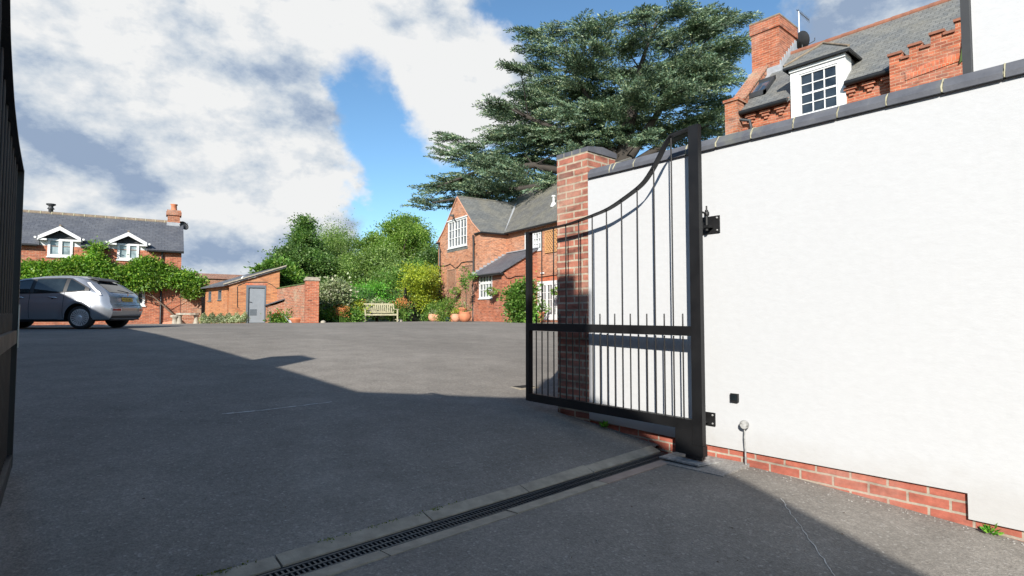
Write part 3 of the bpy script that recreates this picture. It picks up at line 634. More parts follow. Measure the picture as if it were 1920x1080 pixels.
# cracks in the tarmac as thin mortar-pale fibres
def ground_line(name, pts, w_, label):
    mb = MB(); q = [ground_hit(*p) for p in pts]; P2 = []
    for a, b_ in zip(q[:-1], q[1:]):
        for k in range(6): P2.append(a.lerp(b_, k/6)+Vector((random.gauss(0, .004), random.gauss(0, .004), 0)))
    P2.append(q[-1])
    for i in range(len(P2)-1):
        a, b_ = P2[i], P2[i+1]
        d = (b_-a).normalized(); n = Vector((-d.y, d.x, 0))*w_*random.uniform(.3, 1)
        zf = lambda p: Vector((p.x, p.y, gs(p.y)+.004)); mb.quad(zf(a-n), zf(b_-n), zf(b_+n), zf(a+n))
    tag(mb.build(name, 'chalk', fix=False), label, 'crack')
ground_line('tarmac_crack', [(1463, 935), (1480, 958), (1512, 1005), (1545, 1050), (1566, 1082)], .0035, 'fine pale crack running down the tarmac at the bottom right')
ground_line('tarmac_crack', [(415, 777), (480, 771), (540, 764), (622, 754)], .016, 'pale scraped line across the dark tarmac of the courtyard')
mb = MB()
for i in range(420):
    x = random.uniform(.3, 4.3); y = random.uniform(.4, 7); 
    if abs(y-ky(x)) < .2: continue
    r = random.choice([.0025, .003, .004, .006]); mb.lathe((x, y, gs(y)), [(r, 0), (r*.8, r*.5), (r*.2, r*.7)], 5)
for i in range(160):
    y = random.uniform(.4, 3.8); x = WX-.02-abs(random.gauss(0, .06)); r = random.uniform(.003, .008); mb.lathe((x, y, gs(y)), [(r, 0), (r*.8, r*.5), (r*.2, r*.8)], 5)
tag(struct(mb.build('grit', 'footing'), 'stuff'), 'loose pale grit and stone chips scattered on the tarmac', 'grit')
gq = ground_hit(982, 726); t = thing('gully_grate', gq, 'small dark iron gully cover set in the sunlit tarmac by the gate end', 'drain cover')
mb = MB(); mb.box(gq.x-.16, gq.x+.16, gq.y-.12, gq.y+.12, gq.z-.05, gq.z+.008); mb.build('frame', 'concrete', t)
for i in range(6): mb = MB(); mb.box(gq.x-.12, gq.x+.12, gq.y-.095+i*.033, gq.y-.078+i*.033, gq.z+.0085, gq.z+.012); mb.build('slot', 'void', t)
mb = MB()
for i in range(70):
    x = random.uniform(.5, 4.2); y = random.choice([random.uniform(.6, 2.4), random.uniform(3.1, 8)]); r = random.uniform(.006, .014); a = random.random()*6.28
    z = gs(y)+.004; mb.add([(x+r*math.cos(a), y+r*math.sin(a), z), (x-.4*r*math.sin(a), y+.4*r*math.cos(a), z+.004), (x-r*math.cos(a), y-r*math.sin(a), z), (x+.4*r*math.sin(a), y-.4*r*math.cos(a), z+.003)], [(0, 1, 2, 3)])
tag(struct(mb.build('fallen_leaves', 'vine_stem'), 'stuff'), 'few small dry brown leaves scattered over the tarmac', 'leaves')
# weeds at the wall foot
for (px, py, n, s_, lab) in ((1858, 992, 60, .04, 'small bright green weed at the foot of the brick base, bottom right'), (1135, 790, 50, .045, 'low green weed in the shade at the wall foot behind the gate')):
    a, z = wallp.hit(px, py, .03); c = np.array(wallp.P(a, gs(a)+.01, .035)); t = thing('weed', c, lab, 'weed', None)
    u = rand_unit(n); u[:, 2] = np.abs(u[:, 2])*.8+.1; u[:, 0] = -np.abs(u[:, 0])*.7; leaves_mesh('leaves', c+u*s_*rng.random((n, 1)), u, s_*(.5+.6*rng.random(n)), .5, 'leaf_bright', t)
    mb = MB(); [mb.tube([c, c+u[i]*s_], [.002, .001], 4, False) for i in range(8)]; mb.build('stem', 'leaf_bright', t)

# ============================================================ white extension above the wall, far right
we = thing('white_building', (WX+2.3, -1.5, 0), 'plain white rendered building rising behind the wall at the top right corner', 'building')
ye = wallp.hit(1824, 100, -.42)[0]
mb = MB(); mb.box(WX+.42, WX+5, -5, ye, -.2, 6.4); mb.build('wall', 'white_render', we)
mb = MB(); mb.box(WX+.37, WX+.45, ye+.002, ye+.05, 1, 6.42); mb.build('corner_trim', 'gunmetal', we)
mb = MB(); mb.box(WX+.30, WX+5.1, -5.1, ye+.1, 6.43, 6.6); mb.build('roof', 'slate_dark', we)

# ============================================================ coach house beyond the left edge: its eaves, gable and chimney throw the shadow across the drive
oc = thing('coach_house', (-5.5, 5, 0), 'brick coach house left of the drive whose shadow crosses the tarmac', 'building')
mb = MB(); mb.box(-8, -3.35, -9, 30, -.3, 4.0); mb.build('wall', 'brick_yard', oc)
pf = [(-4.4, 3.9), (-4.2, 4.12), (-3.2, 4.72), (-2.35, 5.1), (-1.2, 5.45), (-.45, 5.1), (1.6, 4.3), (1.6, 3.9)]
mb = MB(); mb.slab([(-3, y, z) for y, z in pf], (-4.6, 0, 0)); mb.build('gable_roof', 'slate_dark', oc)
mb = MB(); mb.box(-3.25, -3, 1.6, 24, 3.9, 4.29); mb.box(-3.25, -3, -10, -4.4, 3.7, 4.0); mb.slab([(-3.26, 1.6, 4.28), (-3.26, 24, 4.28), (-6, 24, 6.0), (-6, 1.6, 6.0)], (0, 0, -.12)); mb.build('eaves', 'slate_dark', oc)
mb = MB(); mb.box(-3.5, -3, -1.8, -1.15, 4.6, 6.35); mb.box(-3.5, -3, -1.6, -1.35, 6.35, 6.55); mb.build('chimney', 'brick_yard', oc)
mb = MB(); mb.box(-3.5, -3, 3.9, 4.45, 4.0, 4.86); mb.build('stack', 'brick_yard', oc)

# ============================================================ courtyard house: gabled wing, main range, lean-to
HX, HYY, HA = 21.2, 24.9, 8.7
hp = Plane(HX, HYY, HA); q = hp.P(0, 0, 1.84); wp = Plane(q.x, q.y, HA); spn = Plane(HX, HYY, HA-90)
hb = hp.P(0, gs(24.9), 0)
hs = thing('brick_house', hb, 'orange brick house with pointed gable wing, slate roofs and white windows behind the open gate', 'house')
EZ, AZ, WW = 6.02, 8.42, 5.55; half = WW/2; GB = gs(26)-.25
win1 = wp.rect(840.5, 417, 875.5, 459)
def gab(z_off=0): return [(0, EZ), (half*.3, EZ+(AZ-EZ)*.245), (half, AZ), (WW-half*.3, EZ+(AZ-EZ)*.245), (WW, EZ)]
mb = MB(); mb.panel(wp, [(0, GB)]+gab()+[(WW, GB)], [win1], 0, -.3)
spw = [(0, GB), (1.84, GB), (1.84, EZ), (0, EZ)]
mb.panel(spn, [(-.2, GB), (1.54, GB), (1.54, EZ), (-.2, EZ)], [], 0, -.3)
fd = hp.rect(1001, 529, 1050.5, 597); wf = hp.rect(984, 430, 1015.5, 468)
fd = (fd[0], fd[1], gs(23)+.08, fd[3])
MR = hp.hit(1085, 500)[0]      # right-hand end, hidden behind the pillar and white wall
mb.panel(hp, [(MR, GB), (0, GB), (0, 6.05), (MR, 6.05)], [fd, wf], 0, -.3)
hp.box(mb, 5.56, 6.2, GB, 6.05, -.3, 0); hp.box(mb, MR, 6.2, GB, 6.05, -6.7, -6.4); hp.box(mb, 5.9, 6.2, GB, 6.05, -6.4, -.3); hp.box(mb, MR, MR+.3, GB, 6.05, -6.4, -.3)
hp.box(mb, 5.25, 5.55, GB, EZ, .0, 1.53)
mb.build('wall', 'brick_house', hs)
# dentil courses at the eaves and a soldier course under the upper window
mb = MB()
for i in range(13): a = .05+i*.14; spn.box(mb, a, a+.07, EZ-.22, EZ-.15, .0, .05)
spn.box(mb, 0, 1.80, EZ-.149, EZ-.075, .0, .06)
for i in range(30):
    a = -.08-i*.14
    if a > MR: hp.box(mb, a-.07, a, 5.83, 5.90, .0, .05)
hp.box(mb, MR, -.02, 5.901, 5.97, .0, .06)
mb.build('dentil_course', 'brick_house', hs)
mb = MB(); wp.box(mb, win1[0]-.1, win1[1]+.1, win1[2]-.24, win1[2]-.062, .0, .012); mb.build('blue_sill_course', 'brick_blue', hs)
# roofs
def roofslab(mb, pts, t=.07): mb.slab(pts, (0, 0, t))
mb = MB(); rb = -3.4      # wing roof runs back into the main roof
for sgn in (0, 1):
    f = (lambda a: a) if sgn == 0 else (lambda a: WW-a)
    p0, p1, p2 = (-.16, EZ-.08), (half*.3, EZ+(AZ-EZ)*.245), (half, AZ+.02)
    def run(z): return -3.35*(z-6.05)/(9.3-6.05)
    for (a, za), (b_, zb_) in ((p0, p1), (p1, p2)):
        back0 = min(-.0, run(za))-.3; back1 = run(zb_)-.3
        mb.slab([wp.P(f(a), za, .03), wp.P(f(b_), zb_, .03), hp.P(f(b_), zb_, back1), hp.P(f(a), za, back0)], (0, 0, .07))
mb.build('roof', 'slate_grey', hs)
mb = MB(); hz, rz_, ro = 5.98, 9.3, -3.35; h1 = 6.4; rl = 3.3
mb.slab([hp.P(MR-.2, hz, .22), hp.P(h1, hz, .22), hp.P(rl, rz_, ro), hp.P(MR-.2, rz_, ro)], (0, 0, .07))
mb.slab([hp.P(MR-.2, hz, -6.9), hp.P(h1, hz, -6.9), hp.P(rl, rz_, ro), hp.P(MR-.2, rz_, ro)], (0, 0, .07))
mb.slab([hp.P(h1, hz, .22), hp.P(h1, hz, -6.9), hp.P(rl, rz_, ro)], (0, 0, .07))
mb.build('roof', 'slate_old', hs)
mb = MB(); mb.tube([hp.P(MR-.2, rz_+.06, ro), hp.P(rl, rz_+.06, ro), hp.P(h1-.05, hz+.08, .18)], .08, 6); mb.tube([wp.P(half, AZ+.08, .03), hp.P(half, AZ+.08, -2.6)], .07, 6); mb.build('ridge', 'slate_old', hs)
mb = MB()   # mortar verge along the front gable
for f in ((lambda a: a), (lambda a: WW-a)):
    mb.beam(wp.P(f(-.12), EZ-.05, .045), wp.P(f(half*.3), EZ+(AZ-EZ)*.245+.03, .045), .04, .05); mb.beam(wp.P(f(half*.3), EZ+(AZ-EZ)*.245+.03, .045), wp.P(half, AZ+.06, .045), .04, .05)
mb.build('verge', 'terracotta_pale', hs)
# valley flashing and vent
mb = MB(); mb.beam(hp.P(0, 6.12, .1), hp.P(half, AZ+.12, -2.4), .12, .02); mb.build('valley_flashing', 'lead', hs)
vt = hp.hit(1038, 372, -1.2); vz = hz+.07+(rz_-hz)*(1.2+.22)/(3.57)
mb = MB(); c = hp.P(vt[0], vz, -1.2); mb.tube([c-Vector((0, 0, .05)), c+Vector((0, 0, .42))], .06, 10); mb.lathe(c+Vector((0, 0, .42)), [(.10, 0), (.14, .03), (.10, .09)], 12); mb.lathe(c, [(.26, -.14), (.12, .12)], 4); mb.build('roof_vent', 'white_paint', hs)
# gutters and downpipes
mb = MB(); mb.tube([hp.P(MR-.2, 5.98, .27), hp.P(-.1, 5.98, .27)], .06, 8); g1 = mb.build('gutter', 'black_plastic', hs)
mb = MB(); mb.tube([spn.P(0, 5.93, .20), spn.P(1.84, 5.93, .20)], .055, 8); mb.build('gutter', 'black_plastic', hs)
mb = MB(); mb.tube([wp.P(-.2, 5.92, .05), wp.P(.42, 5.90, .09)], .055, 8); mb.build('gutter', 'black_plastic', hs)
mb = MB(); mb.tube([wp.P(WW-.3, 5.9, .06), wp.P(WW+.2, 5.92, .06)], .06, 8); mb.build('gutter', 'black_plastic', hs)
a890 = wp.hit(890.5, 500)[0]; a826 = wp.hit(826.5, 500)[0]
def downpipe(pl, a, z0, z1, o=.08, off=.0, par=None, r=.042):
    mb = MB(); mb.tube([pl.P(a+off, z1, o+.03), pl.P(a+off, z1-.12, o+.02), pl.P(a, z1-.38, o), pl.P(a, z0+.1, o), pl.P(a, z0, o+.06)], r, 8)
    for z in (z0+.9, z0+2.1, z1-.5):
        if z < z1: pl.box(mb, a-.06, a+.06, z-.03, z+.03, .001, o)
    return mb.build('downpipe', 'black_plastic', par)
downpipe(wp, a890, gs(25)+.02, 5.85, .10, 0, hs, .055); downpipe(wp, a826, gs(30)+.02, 5.85, .08, .15, hs, .055)
ad = hp.hit(1049, 500)[0]; downpipe(hp, ad, gs(23), 5.9, .09, 0, hs, .05)
# windows
f = window(hs, wp, win1, 6, 3, pane='pane_mid', fw=.09, heavy=(2, 4), hw=.10, bar=.045); mb = MB(); wp.box(mb, win1[0]-.12, win1[1]+.12, win1[3]+.002, win1[3]+.075, 0, .06); mb.build('head', 'white_paint', f)
f = window(hs, hp, wf, 6, 4, pane='pane_lace', fw=.09, heavy=(3,), hw=.14, bar=.035); mb = MB(); hp.box(mb, wf[0]-.3, wf[1]+.35, wf[3]+.002, wf[3]+.09, 0, .07); mb.build('head', 'white_paint', f)
# french doors: two glazed leaves and side lights
fdw = fd[1]-fd[0]; mb = MB(); hp.box(mb, fd[0], fd[0]+.09, fd[2], fd[3], -.1, .015); hp.box(mb, fd[1]-.09, fd[1], fd[2], fd[3], -.1, .015); hp.box(mb, fd[0]+.09, fd[1]-.09, fd[3]-.12, fd[3], -.1, .015); door = mb.build('french_door', 'white_paint', hs)
d0 = fd[0]+.09; dw = (fdw-.18)/4
for k in range(4):
    a0 = d0+k*dw; a1 = a0+dw-.006; mb = MB(); fwk = .075; z0, z1 = fd[2]+.02, fd[3]-.125
    hp.box(mb, a0, a0+fwk, z0, z1, -.06, .01); hp.box(mb, a1-fwk, a1, z0, z1, -.06, .01); hp.box(mb, a0+fwk, a1-fwk, z0, z0+.28, -.06, .01); hp.box(mb, a0+fwk, a1-fwk, z1-.09, z1, -.06, .01)
    mid = (a0+a1)/2; hp.box(mb, mid-.014, mid+.014, z0+.28, z1-.09, -.05, 0)
    for j in range(1, 4): zz = z0+.28+(z1-.09-z0-.28)*j/4; hp.box(mb, a0+fwk, a1-fwk, zz-.014, zz+.014, -.046, -.004)
    mb.build('door_leaf', 'white_paint', door); mb = MB(); hp.box(mb, a0+.05, a1-.05, z0+.2, z1-.05, -.045, -.04); mb.build('pane', 'pane_lace' if k in (0, 3) else 'pane_dark', door)
mb = MB(); hp.box(mb, fd[0]-.2, fd[1]+.2, fd[3]+.003, fd[3]+.225, .0, .008); mb.build('brick_lintel', 'brick_soldier', hs); mb = MB(); hp.box(mb, wf[0]-.1, wf[1]+.1, wf[3]+.1, wf[3]+.2, .0, .008); mb.build('brick_lintel', 'brick_soldier', hs)
mb = MB(); hp.box(mb, fd[0]-.1, fd[1]+.3, gs(23)-.2, gs(23)+.075, .0, .35); mb.build('doorstep', 'brick_yard', hs)
# lean-to in the corner between wing and main range
LO = 2.2; lp_o = hp.P(0, 0, LO); lpp = Plane(lp_o.x, lp_o.y, HA)
la1 = lpp.hit(887.5, 560)[0]; la0 = lpp.hit(942, 560)[0]; lz = lpp.hit(930, 512)[1]; ltz = hp.hit(970, 476)[1]
lwin = lpp.rect(898.5, 516.5, 923, 558.5)
mb = MB(); mb.panel(lpp, [(la0, GB), (la1, GB), (la1, lz), (la0, lz)], [lwin], 0, -.2)
sl = Plane(*hp.P(la0, 0, 0)[:2], HA-90)
mb.panel(sl, [(0, GB), (LO-.2, GB), (LO-.2, lz), (LO, lz), (0, ltz)] if False else [(0.002, GB), (LO-.202, GB), (LO-.202, lz+.09), (0.002, ltz+.055)], [], 0, -.2); mb.build('lean_to_wall', 'brick_red', hs)
mb = MB(); sl_ = (ltz-lz)/LO
mb.slab([lpp.P(la0-.12, lz-sl_*.22+.06, .22), lpp.P(la1+.1, lz-sl_*.22+.06, .22), hp.P(la1+.1, ltz+.06, .004), hp.P(la0-.12, ltz+.06, .004)], (0, 0, .06)); mb.build('lean_to_roof', 'slate_dark', hs)
mb = MB(); mb.beam(hp.P(la0-.12, ltz+.15, .03), hp.P(0, ltz+.15, .03), .1, .05); n = 9
for i in range(n):
    t0 = i/n; p = hp.P(0-.03, lz+.08+sl_*(LO*(t0)), LO*(1-t0)-.1); spn_n = spn.n; mb.hexa([p+spn_n*.0, p+spn.u*.24, p+spn.u*.24+spn_n*.03, p+spn_n*.03]+[x_+Vector((0, 0, .12)) for x_ in [p+spn_n*.0, p+spn.u*.24, p+spn.u*.24+spn_n*.03, p+spn_n*.03]])
mb.build('flashing', 'lead', hs)
mb = MB(); mb.tube([lpp.P(la0-.15, lz-.08, .27), lpp.P(la1+.15, lz-.08, .27)], .065, 8); lpp.box(mb, la0-.1, la1+.08, lz-.13, lz-.01, .01, .2); mb.build('gutter', 'black_plastic', hs)
window(hs, lpp, lwin, 4, 3, pane='pane_mid', fw=.08, hrows=(2,), hw=.13, bar=.04)
for a, b_ in ((wp.hit(828, 499), wp.hit(888, 490)),):
    mb = MB(); pts = [wp.P(*wp.hit(px, py), .03) for px, py in ((827, 498.5), (836, 498.5), (845, 495), (851, 500), (855, 503), (860, 500), (866, 492.5), (876, 490.5), (888, 490.5))]; mb.tube(pts, .022, 6); mb.build('cable', 'black_plastic', hs)
mb = MB(); pts = [hp.P(*hp.hit(px, py, .03), .03) for px, py in ((990, 518), (1010, 519.5), (1025, 518), (1050, 514))]; mb.tube(pts, .018, 6)
pts = [sl.P(*sl.hit(px, py, .03), .03) for px, py in ((944, 512), (950, 521), (958, 521.5), (966, 518), (984, 517))]; mb.tube(pts, .02, 6); mb.build('cable', 'black_plastic', hs)
# bulkhead light and gable floodlight
t = thing('wall_lamp', hp.P(*hp.hit(1018, 512), .05), 'small white bulkhead lamp on the brick wall above the french doors', 'lamp')
mb = MB(); q = hp.hit(1018, 512); hp.box(mb, q[0]-.12, q[0]+.12, q[1]-.04, q[1]+.04, .001, .08); mb.build('housing', 'white_paint', t)
q = wp.hit(855, 405); t = thing('floodlight', wp.P(q[0], q[1], .1), 'dark floodlight mounted high on the pointed brick gable', 'floodlight')
mb = MB(); mb.beam(wp.P(q[0], q[1]-.35, .01), wp.P(q[0], q[1], .25), .05, .05); mb.beam(wp.P(q[0], q[1]+.02, .15), wp.P(q[0]+.16, q[1]+.03, .32), .2, .1); mb.build('lamp_head', 'gunmetal', t)
# trellis panels
def trellis(pl, r, step, wd, mat, label, group=None, o=.03):
    a0, a1, z0, z1 = r; c = pl.P((a0+a1)/2, z0, o); t = thing('trellis', c, label, 'trellis', group); mb = MB()
    for sg in (1, -1):
        s = -(z1-z0)
        while s < (a1-a0):
            pts = []
            for k in (0, 1):
                pass
            x0 = max(a0, a0+s); x1 = min(a1, a0+s+(z1-z0))
            if x1 > x0+.02:
                za, zb2 = (z0+(x0-a0-s), z0+(x1-a0-s)); 
                if sg < 0: za, zb2 = z1-(za-z0), z1-(zb2-z0)
                oo = o+(.014 if sg > 0 else 0); mb.beam(pl.P(x0, za, oo), pl.P(x1, zb2, oo), wd, .012, up=pl.n)
            s += step
    mb.build('lattice', mat, t)
    mb = MB(); pl.box(mb, a0-.03, a0, z0, z1, .01, o+.03); pl.box(mb, a1, a1+.03, z0, z1, .01, o+.03); pl.box(mb, a0, a1, z1, z1+.03, .01, o+.03); pl.box(mb, a0, a1, z0-.03, z0, .01, o+.03); mb.build('frame', mat, t)
    return t
trellis(wp, wp.rect(840, 507, 855, 578), .17, .028, 'trellis_wood', 'left narrow diamond trellis panel on the wing wall above the pots')
trellis(wp, wp.rect(867, 500, 886, 580), .17, .028, 'trellis_wood', 'right diamond trellis panel on the wing wall next to the thick downpipe')
trellis(hp, hp.rect(1023.5, 435, 1047.5, 470), .20, .05, 'trellis_tan', 'square tan lattice panel high on the wall left of the gate pillar')

# ============================================================ left-hand cottage
q = at(337, 600, 29.5); cpn = Plane(q.x, q.y, -81.0)      # a runs to the left
cw = cpn.hit(337, 472)[1]; CE = cw-.02; CLEN = 17
def wall_depth(px, py, off=.35):
    a, z = cpn.hit(px, py, off); return (cpn.P(a, z, off)-EYE).dot(FW)
ct = thing('cottage', (q.x, q.y, gs(q.y)), 'long red brick cottage with slate roof and two white gabled dormers on the left', 'house')
CG = gs(31)-.3; CR = CE+1.85; CD = 5.2
d1 = cpn.rect(90, 447, 136, 482); d2 = cpn.rect(220.5, 456, 260, 488); w3 = cpn.rect(240, 545, 271.5, 573)
mb = MB(); mb.panel(cpn, [(0, CG), (CLEN, CG), (CLEN, CE), (0, CE)], [(d1[0], d1[1], d1[2], CE-.001) if False else (d1[0], d1[1], d1[2], CE-.02), (d2[0], d2[1], d2[2], CE-.02), w3], 0, -.25)
side = Plane(q.x, q.y, 13.3)
cpn.box(mb, 0, .25, CG, CE, -CD, -.251); cpn.box(mb, CLEN-.25, CLEN, CG, CE, -CD, -.251); cpn.box(mb, .25, CLEN-.25, CG, CE, -CD, -CD+.25)
mb.slab([cpn.P(.001, CE, 0), cpn.P(.001, CE, -CD), cpn.P(.001, CR-.02, -CD/2)], cpn.u*.24)
mb.build('wall', 'brick_red', ct)
mb = MB()
rs_ = (CR-CE+.03)/(CD/2+.18)
for a0, a1, oo in ((-.1, d2[0]-.30, .18), (d2[0]-.30, d2[1]+.30, -.25), (d2[1]+.30, d1[0]-.30, .18), (d1[0]-.30, d1[1]+.30, -.25), (d1[1]+.30, CLEN+.1, .18)):
    zz_ = CE-.03+rs_*(.18-oo); mb.slab([cpn.P(a0, zz_, oo), cpn.P(a1, zz_, oo), cpn.P(a1, CR, -CD/2), cpn.P(a0, CR, -CD/2)], (0, 0, .08))
mb.slab([cpn.P(-.1, CE-.03, -CD-.18), cpn.P(CLEN+.1, CE-.03, -CD-.18), cpn.P(CLEN+.1, CR, -CD/2), cpn.P(-.1, CR, -CD/2)], (0, 0, .08)); rf = mb.build('roof', 'slate_dark', ct)
mb = MB(); a = -.1
while a < CLEN: mb.tube([cpn.P(a, CR+.05, -CD/2), cpn.P(a+.44, CR+.05, -CD/2)], .11, 8); a += .45
mb.build('ridge', 'ridge_clay', rf)
mb = MB(); a = -.1
while a < CLEN: mb.lathe(cpn.P(a+.445, CR+.05, -CD/2), [(.125, -.02), (.125, .02)], 8, rot=Vector((0, 0, 1)).rotation_difference(cpn.u).to_matrix()); a += .45
mb.build('ridge_joint', 'mortar', rf)
def groofz(o): return CE-.03+.08+(CR-CE+.03)*(.18-o)/(CD/2+.18)
chc = .62      # chimney on the gable
mb = MB(); cpn.box(mb, .07, .67, CE+.6, CR+.42, -CD/2-.35, -CD/2+.35); cpn.box(mb, .0, .74, CR+.421, CR+.62, -CD/2-.42, -CD/2+.42); cpn.box(mb, .03, .71, CR+.621, CR+.72, -CD/2-.38, -CD/2+.38); cs = mb.build('chimney', 'brick_yard', ct)
mb = MB(); mb.lathe(cpn.P(.37, CR+.72, -CD/2), [(.17, 0), (.15, .12), (.14, .3), (.18, .34), (.18, .38)], 14); mb.build('chimney_pot', 'terracotta', cs)
mb = MB(); cpn.box(mb, .06, .70, CR-.3, CR+.02, -CD/2+.351, -CD/2+.37); mb.build('flashing', 'lead', cs)
mb = MB(); q = cpn.hit(95, 404, -CD/2); mb.lathe(cpn.P(q[0], CR+.08, -CD/2), [(.10, 0), (.10, .18), (.16, .22), (.10, .3), (.10, .36), (.20, .42), (.20, .48)], 12); mb.build('flue_cowl', 'gunmetal', ct)
mb = MB(); 
gaps = [(0-.1, d2[0]-.35), (d2[1]+.35, d1[0]-.35), (d1[1]+.35, CLEN)]
for a0, a1 in gaps: mb = MB(); mb.tube([cpn.P(a0, CE-.03, .25), cpn.P(a1, CE-.03, .25)], .062, 8); mb.build('gutter', 'black_plastic', ct)
downpipe(cpn, cpn.hit(303, 520)[0], gs(30.9), CE-.05, .07, 0, ct, .045)
for r, gp, lab in ((d1, (113, 423, 70, 446, 151), 'left'), (d2, (239.5, 434, 200, 454, 272), 'right')):
    ac = (r[0]+r[1])/2; gz0 = r[3]+.02; hw_ = (cpn.hit(gp[2], 445, .3)[0]-cpn.hit(gp[4], 445, .3)[0])/2; gzt = cpn.hit(gp[0], gp[1], .3)[1]-.06; ew = (r[1]-r[0])/2
    ridge_o = .18-(gzt-CE)*(CD/2+.18)/(CR-CE+.03)
    mb = MB(); cpn.box(mb, r[0]-.30, r[0]-.002, CE-.12, gz0, -1.2, -.02); dm = mb.build('dormer', 'white_paint', ct); mb = MB(); cpn.box(mb, r[1]+.002, r[1]+.30, CE-.12, gz0, -1.2, -.02); mb.build('cheek', 'white_paint', dm)
    mb = MB(); mb.slab([cpn.P(ac-hw_+.1, gz0, .0), cpn.P(ac+hw_-.1, gz0, .0), cpn.P(ac, gzt-.05, .0)], -cpn.n*.05); mb.build('gable_panel', 'dark_gable', dm)
    mb = MB()
    for sg in (1, -1):
        mb.slab([cpn.P(ac+sg*hw_, gz0+.0, .30), cpn.P(ac, gzt, .30), cpn.P(ac, gzt, ridge_o-.3), cpn.P(ac+sg*hw_, gz0, -1.45)], (0, 0, .05))
    mb.build('dormer_roof', 'slate_dark', dm)
    mb = MB(); mb.tube([cpn.P(ac, gzt+.07, .3), cpn.P(ac, gzt+.07, ridge_o)], .05, 6); mb.build('dormer_ridge', 'ridge_clay', dm)
    mb = MB()
    for sg in (1, -1):
        p0 = cpn.P(ac+sg*hw_, gz0+.06, .31); p1 = cpn.P(ac, gzt+.03, .31); dn = Vector((0, 0, -.17))
        mb.slab([p0, p1, p1+dn*1.15, p0+dn], cpn.n*.03)
        cpn.box(mb, *sorted((ac+sg*(hw_-.32), ac+sg*(hw_+.04))), gz0-.13, gz0-.05, .02, .30)
        mb.tube([cpn.P(ac+sg*(hw_+.10), gz0-.02, .34), cpn.P(ac+sg*(hw_+.10), gz0-.02, -.6)], .055, 6)
    mb.build('bargeboard', 'white_paint', dm)
    window(ct, cpn, r, 2, 1, pane='pane_blind', fw=.10, bar=.14, o0=-.08, o1=.05)
window(ct, cpn, w3, 2, 1, pane='pane_dark', fw=.12, bar=.14, o0=-.08, o1=.02)
# satellite dish on the cottage gable
q = at(345, 423, 31.8); t = thing('satellite_dish', q, 'dark round satellite dish on an arm beside the cottage chimney', 'satellite dish')
dn = Vector((.35, -.75, .35)).normalized(); R_ = Vector((0, 0, 1)).rotation_difference(dn).to_matrix()
mb = MB(); mb.lathe(q, [(.02, -.08), (.15, -.06), (.26, 0), (.27, .004), (.15, -.05), (.02, -.068)], 20, rot=R_); mb.build('dish', 'gunmetal', t)
mb = MB(); mb.tube([q, q-cpn.u*-.30-Vector((0, 0, .1)), q+cpn.u*.45-Vector((0, 0, .1))], .02, 6); mb.tube([q-Vector((0, 0, .2)), q+dn*.3-Vector((0, 0, .15)), q+dn*.33], .012, 6); mb.build('arm', 'gunmetal', t)

# ============================================================ back wall between cottage and shed, shed, garden wall
q = cpn.P(-.01, 0, -.02); aw = cpn.hit(378, 560)[0]; bwl = thing('back_wall', cpn.P(aw/2, gs(31)), 'low brick wall carrying the end of the climber between the cottage and the shed', 'wall')
lz2 = cpn.hit(350, 532)[1]; mb = MB(); cpn.box(mb, aw, -.01, CG, lz2, -.35, -.03); mb.build('masonry', 'brick_garden', bwl)
mb = MB(); cpn.box(mb, aw-.04, -.02, lz2+.001, lz2+.07, -.39, .01); mb.build('coping', 'brick_blue', bwl)
q1 = at(343, 600, 36); q2 = at(470, 600, 38.5); fbw = thing('back_wall', ((q1.x+q2.x)/2, (q1.y+q2.y)/2, gs(36)), 'long old brick wall with tiled top showing behind the shed roof', 'wall')
th = math.degrees(math.atan2(q2.x-q1.x, q2.y-q1.y)); bp = Plane(q1.x, q1.y, th, -1); bl = math.hypot(q2.x-q1.x, q2.y-q1.y); bz = at(420, 514.5, 37.5).z
if bp.n.dot(FW) > 0: bp.n = -bp.n
mb = MB(); bp.box(mb, 0, bl, CG, bz-.3, -.35, 0); mb.build('masonry', 'brick_garden', fbw)
mb = MB(); mb.slab([bp.P(0, bz-.32, .1), bp.P(bl, bz-.32, .1), bp.P(bl, bz-.02, -.18), bp.P(0, bz-.02, -.18)], (0, 0, .05)); mb.slab([bp.P(0, bz-.32, -.45), bp.P(bl, bz-.32, -.45), bp.P(bl, bz-.02, -.18), bp.P(0, bz-.02, -.18)], (0, 0, .05)); mb.build('tiled_coping', 'tiles_red', fbw)

q = at(428, 600, 27.0); SX, SY = q.x, q.y; sdp = Plane(SX, SY, 104, -1)        # door face, a to the right
if sdp.n.dot(FW) > 0: sdp.n = -sdp.n
ssp = Plane(SX, SY, -3)                    # side face with the slit windows, a away
if ssp.n.dot(FW) > 0: ssp.n = -ssp.n
SL = 2.75; sz0 = sdp.hit(428, 534)[1]; sz1 = sdp.hit(523, 506)[1]; SL = sdp.hit(523.5, 560)[0]; sde = ssp.hit(385, 560)[0]; SB = gs(31)-.2
sh = thing('brick_shed', (SX, SY, gs(SY)), 'low orange brick shed with sloping slate roof and grey door', 'shed')
dr_ = sdp.rect(462, 534.5, 497.5, 607); dr_ = (dr_[0], dr_[1], gs(29.3)-.01, dr_[3]); sw1 = ssp.rect(391.5, 547, 396, 563.5); sw2 = ssp.rect(409.5, 544, 415, 561.5)
mb = MB(); mb.panel(sdp, [(0, SB), (dr_[0], SB), (dr_[0], dr_[3]), (dr_[1], dr_[3]), (dr_[1], SB), (SL, SB), (SL, sz1), (0, sz0)], [], 0, -.22)
mb.panel(ssp, [(.221, SB), (sde, SB), (sde, sz0), (.221, sz0)], [sw1, sw2], 0, -.22); mb.build('wall', 'brick_shed', sh)
mb = MB(); sdv = ssp.u*sde
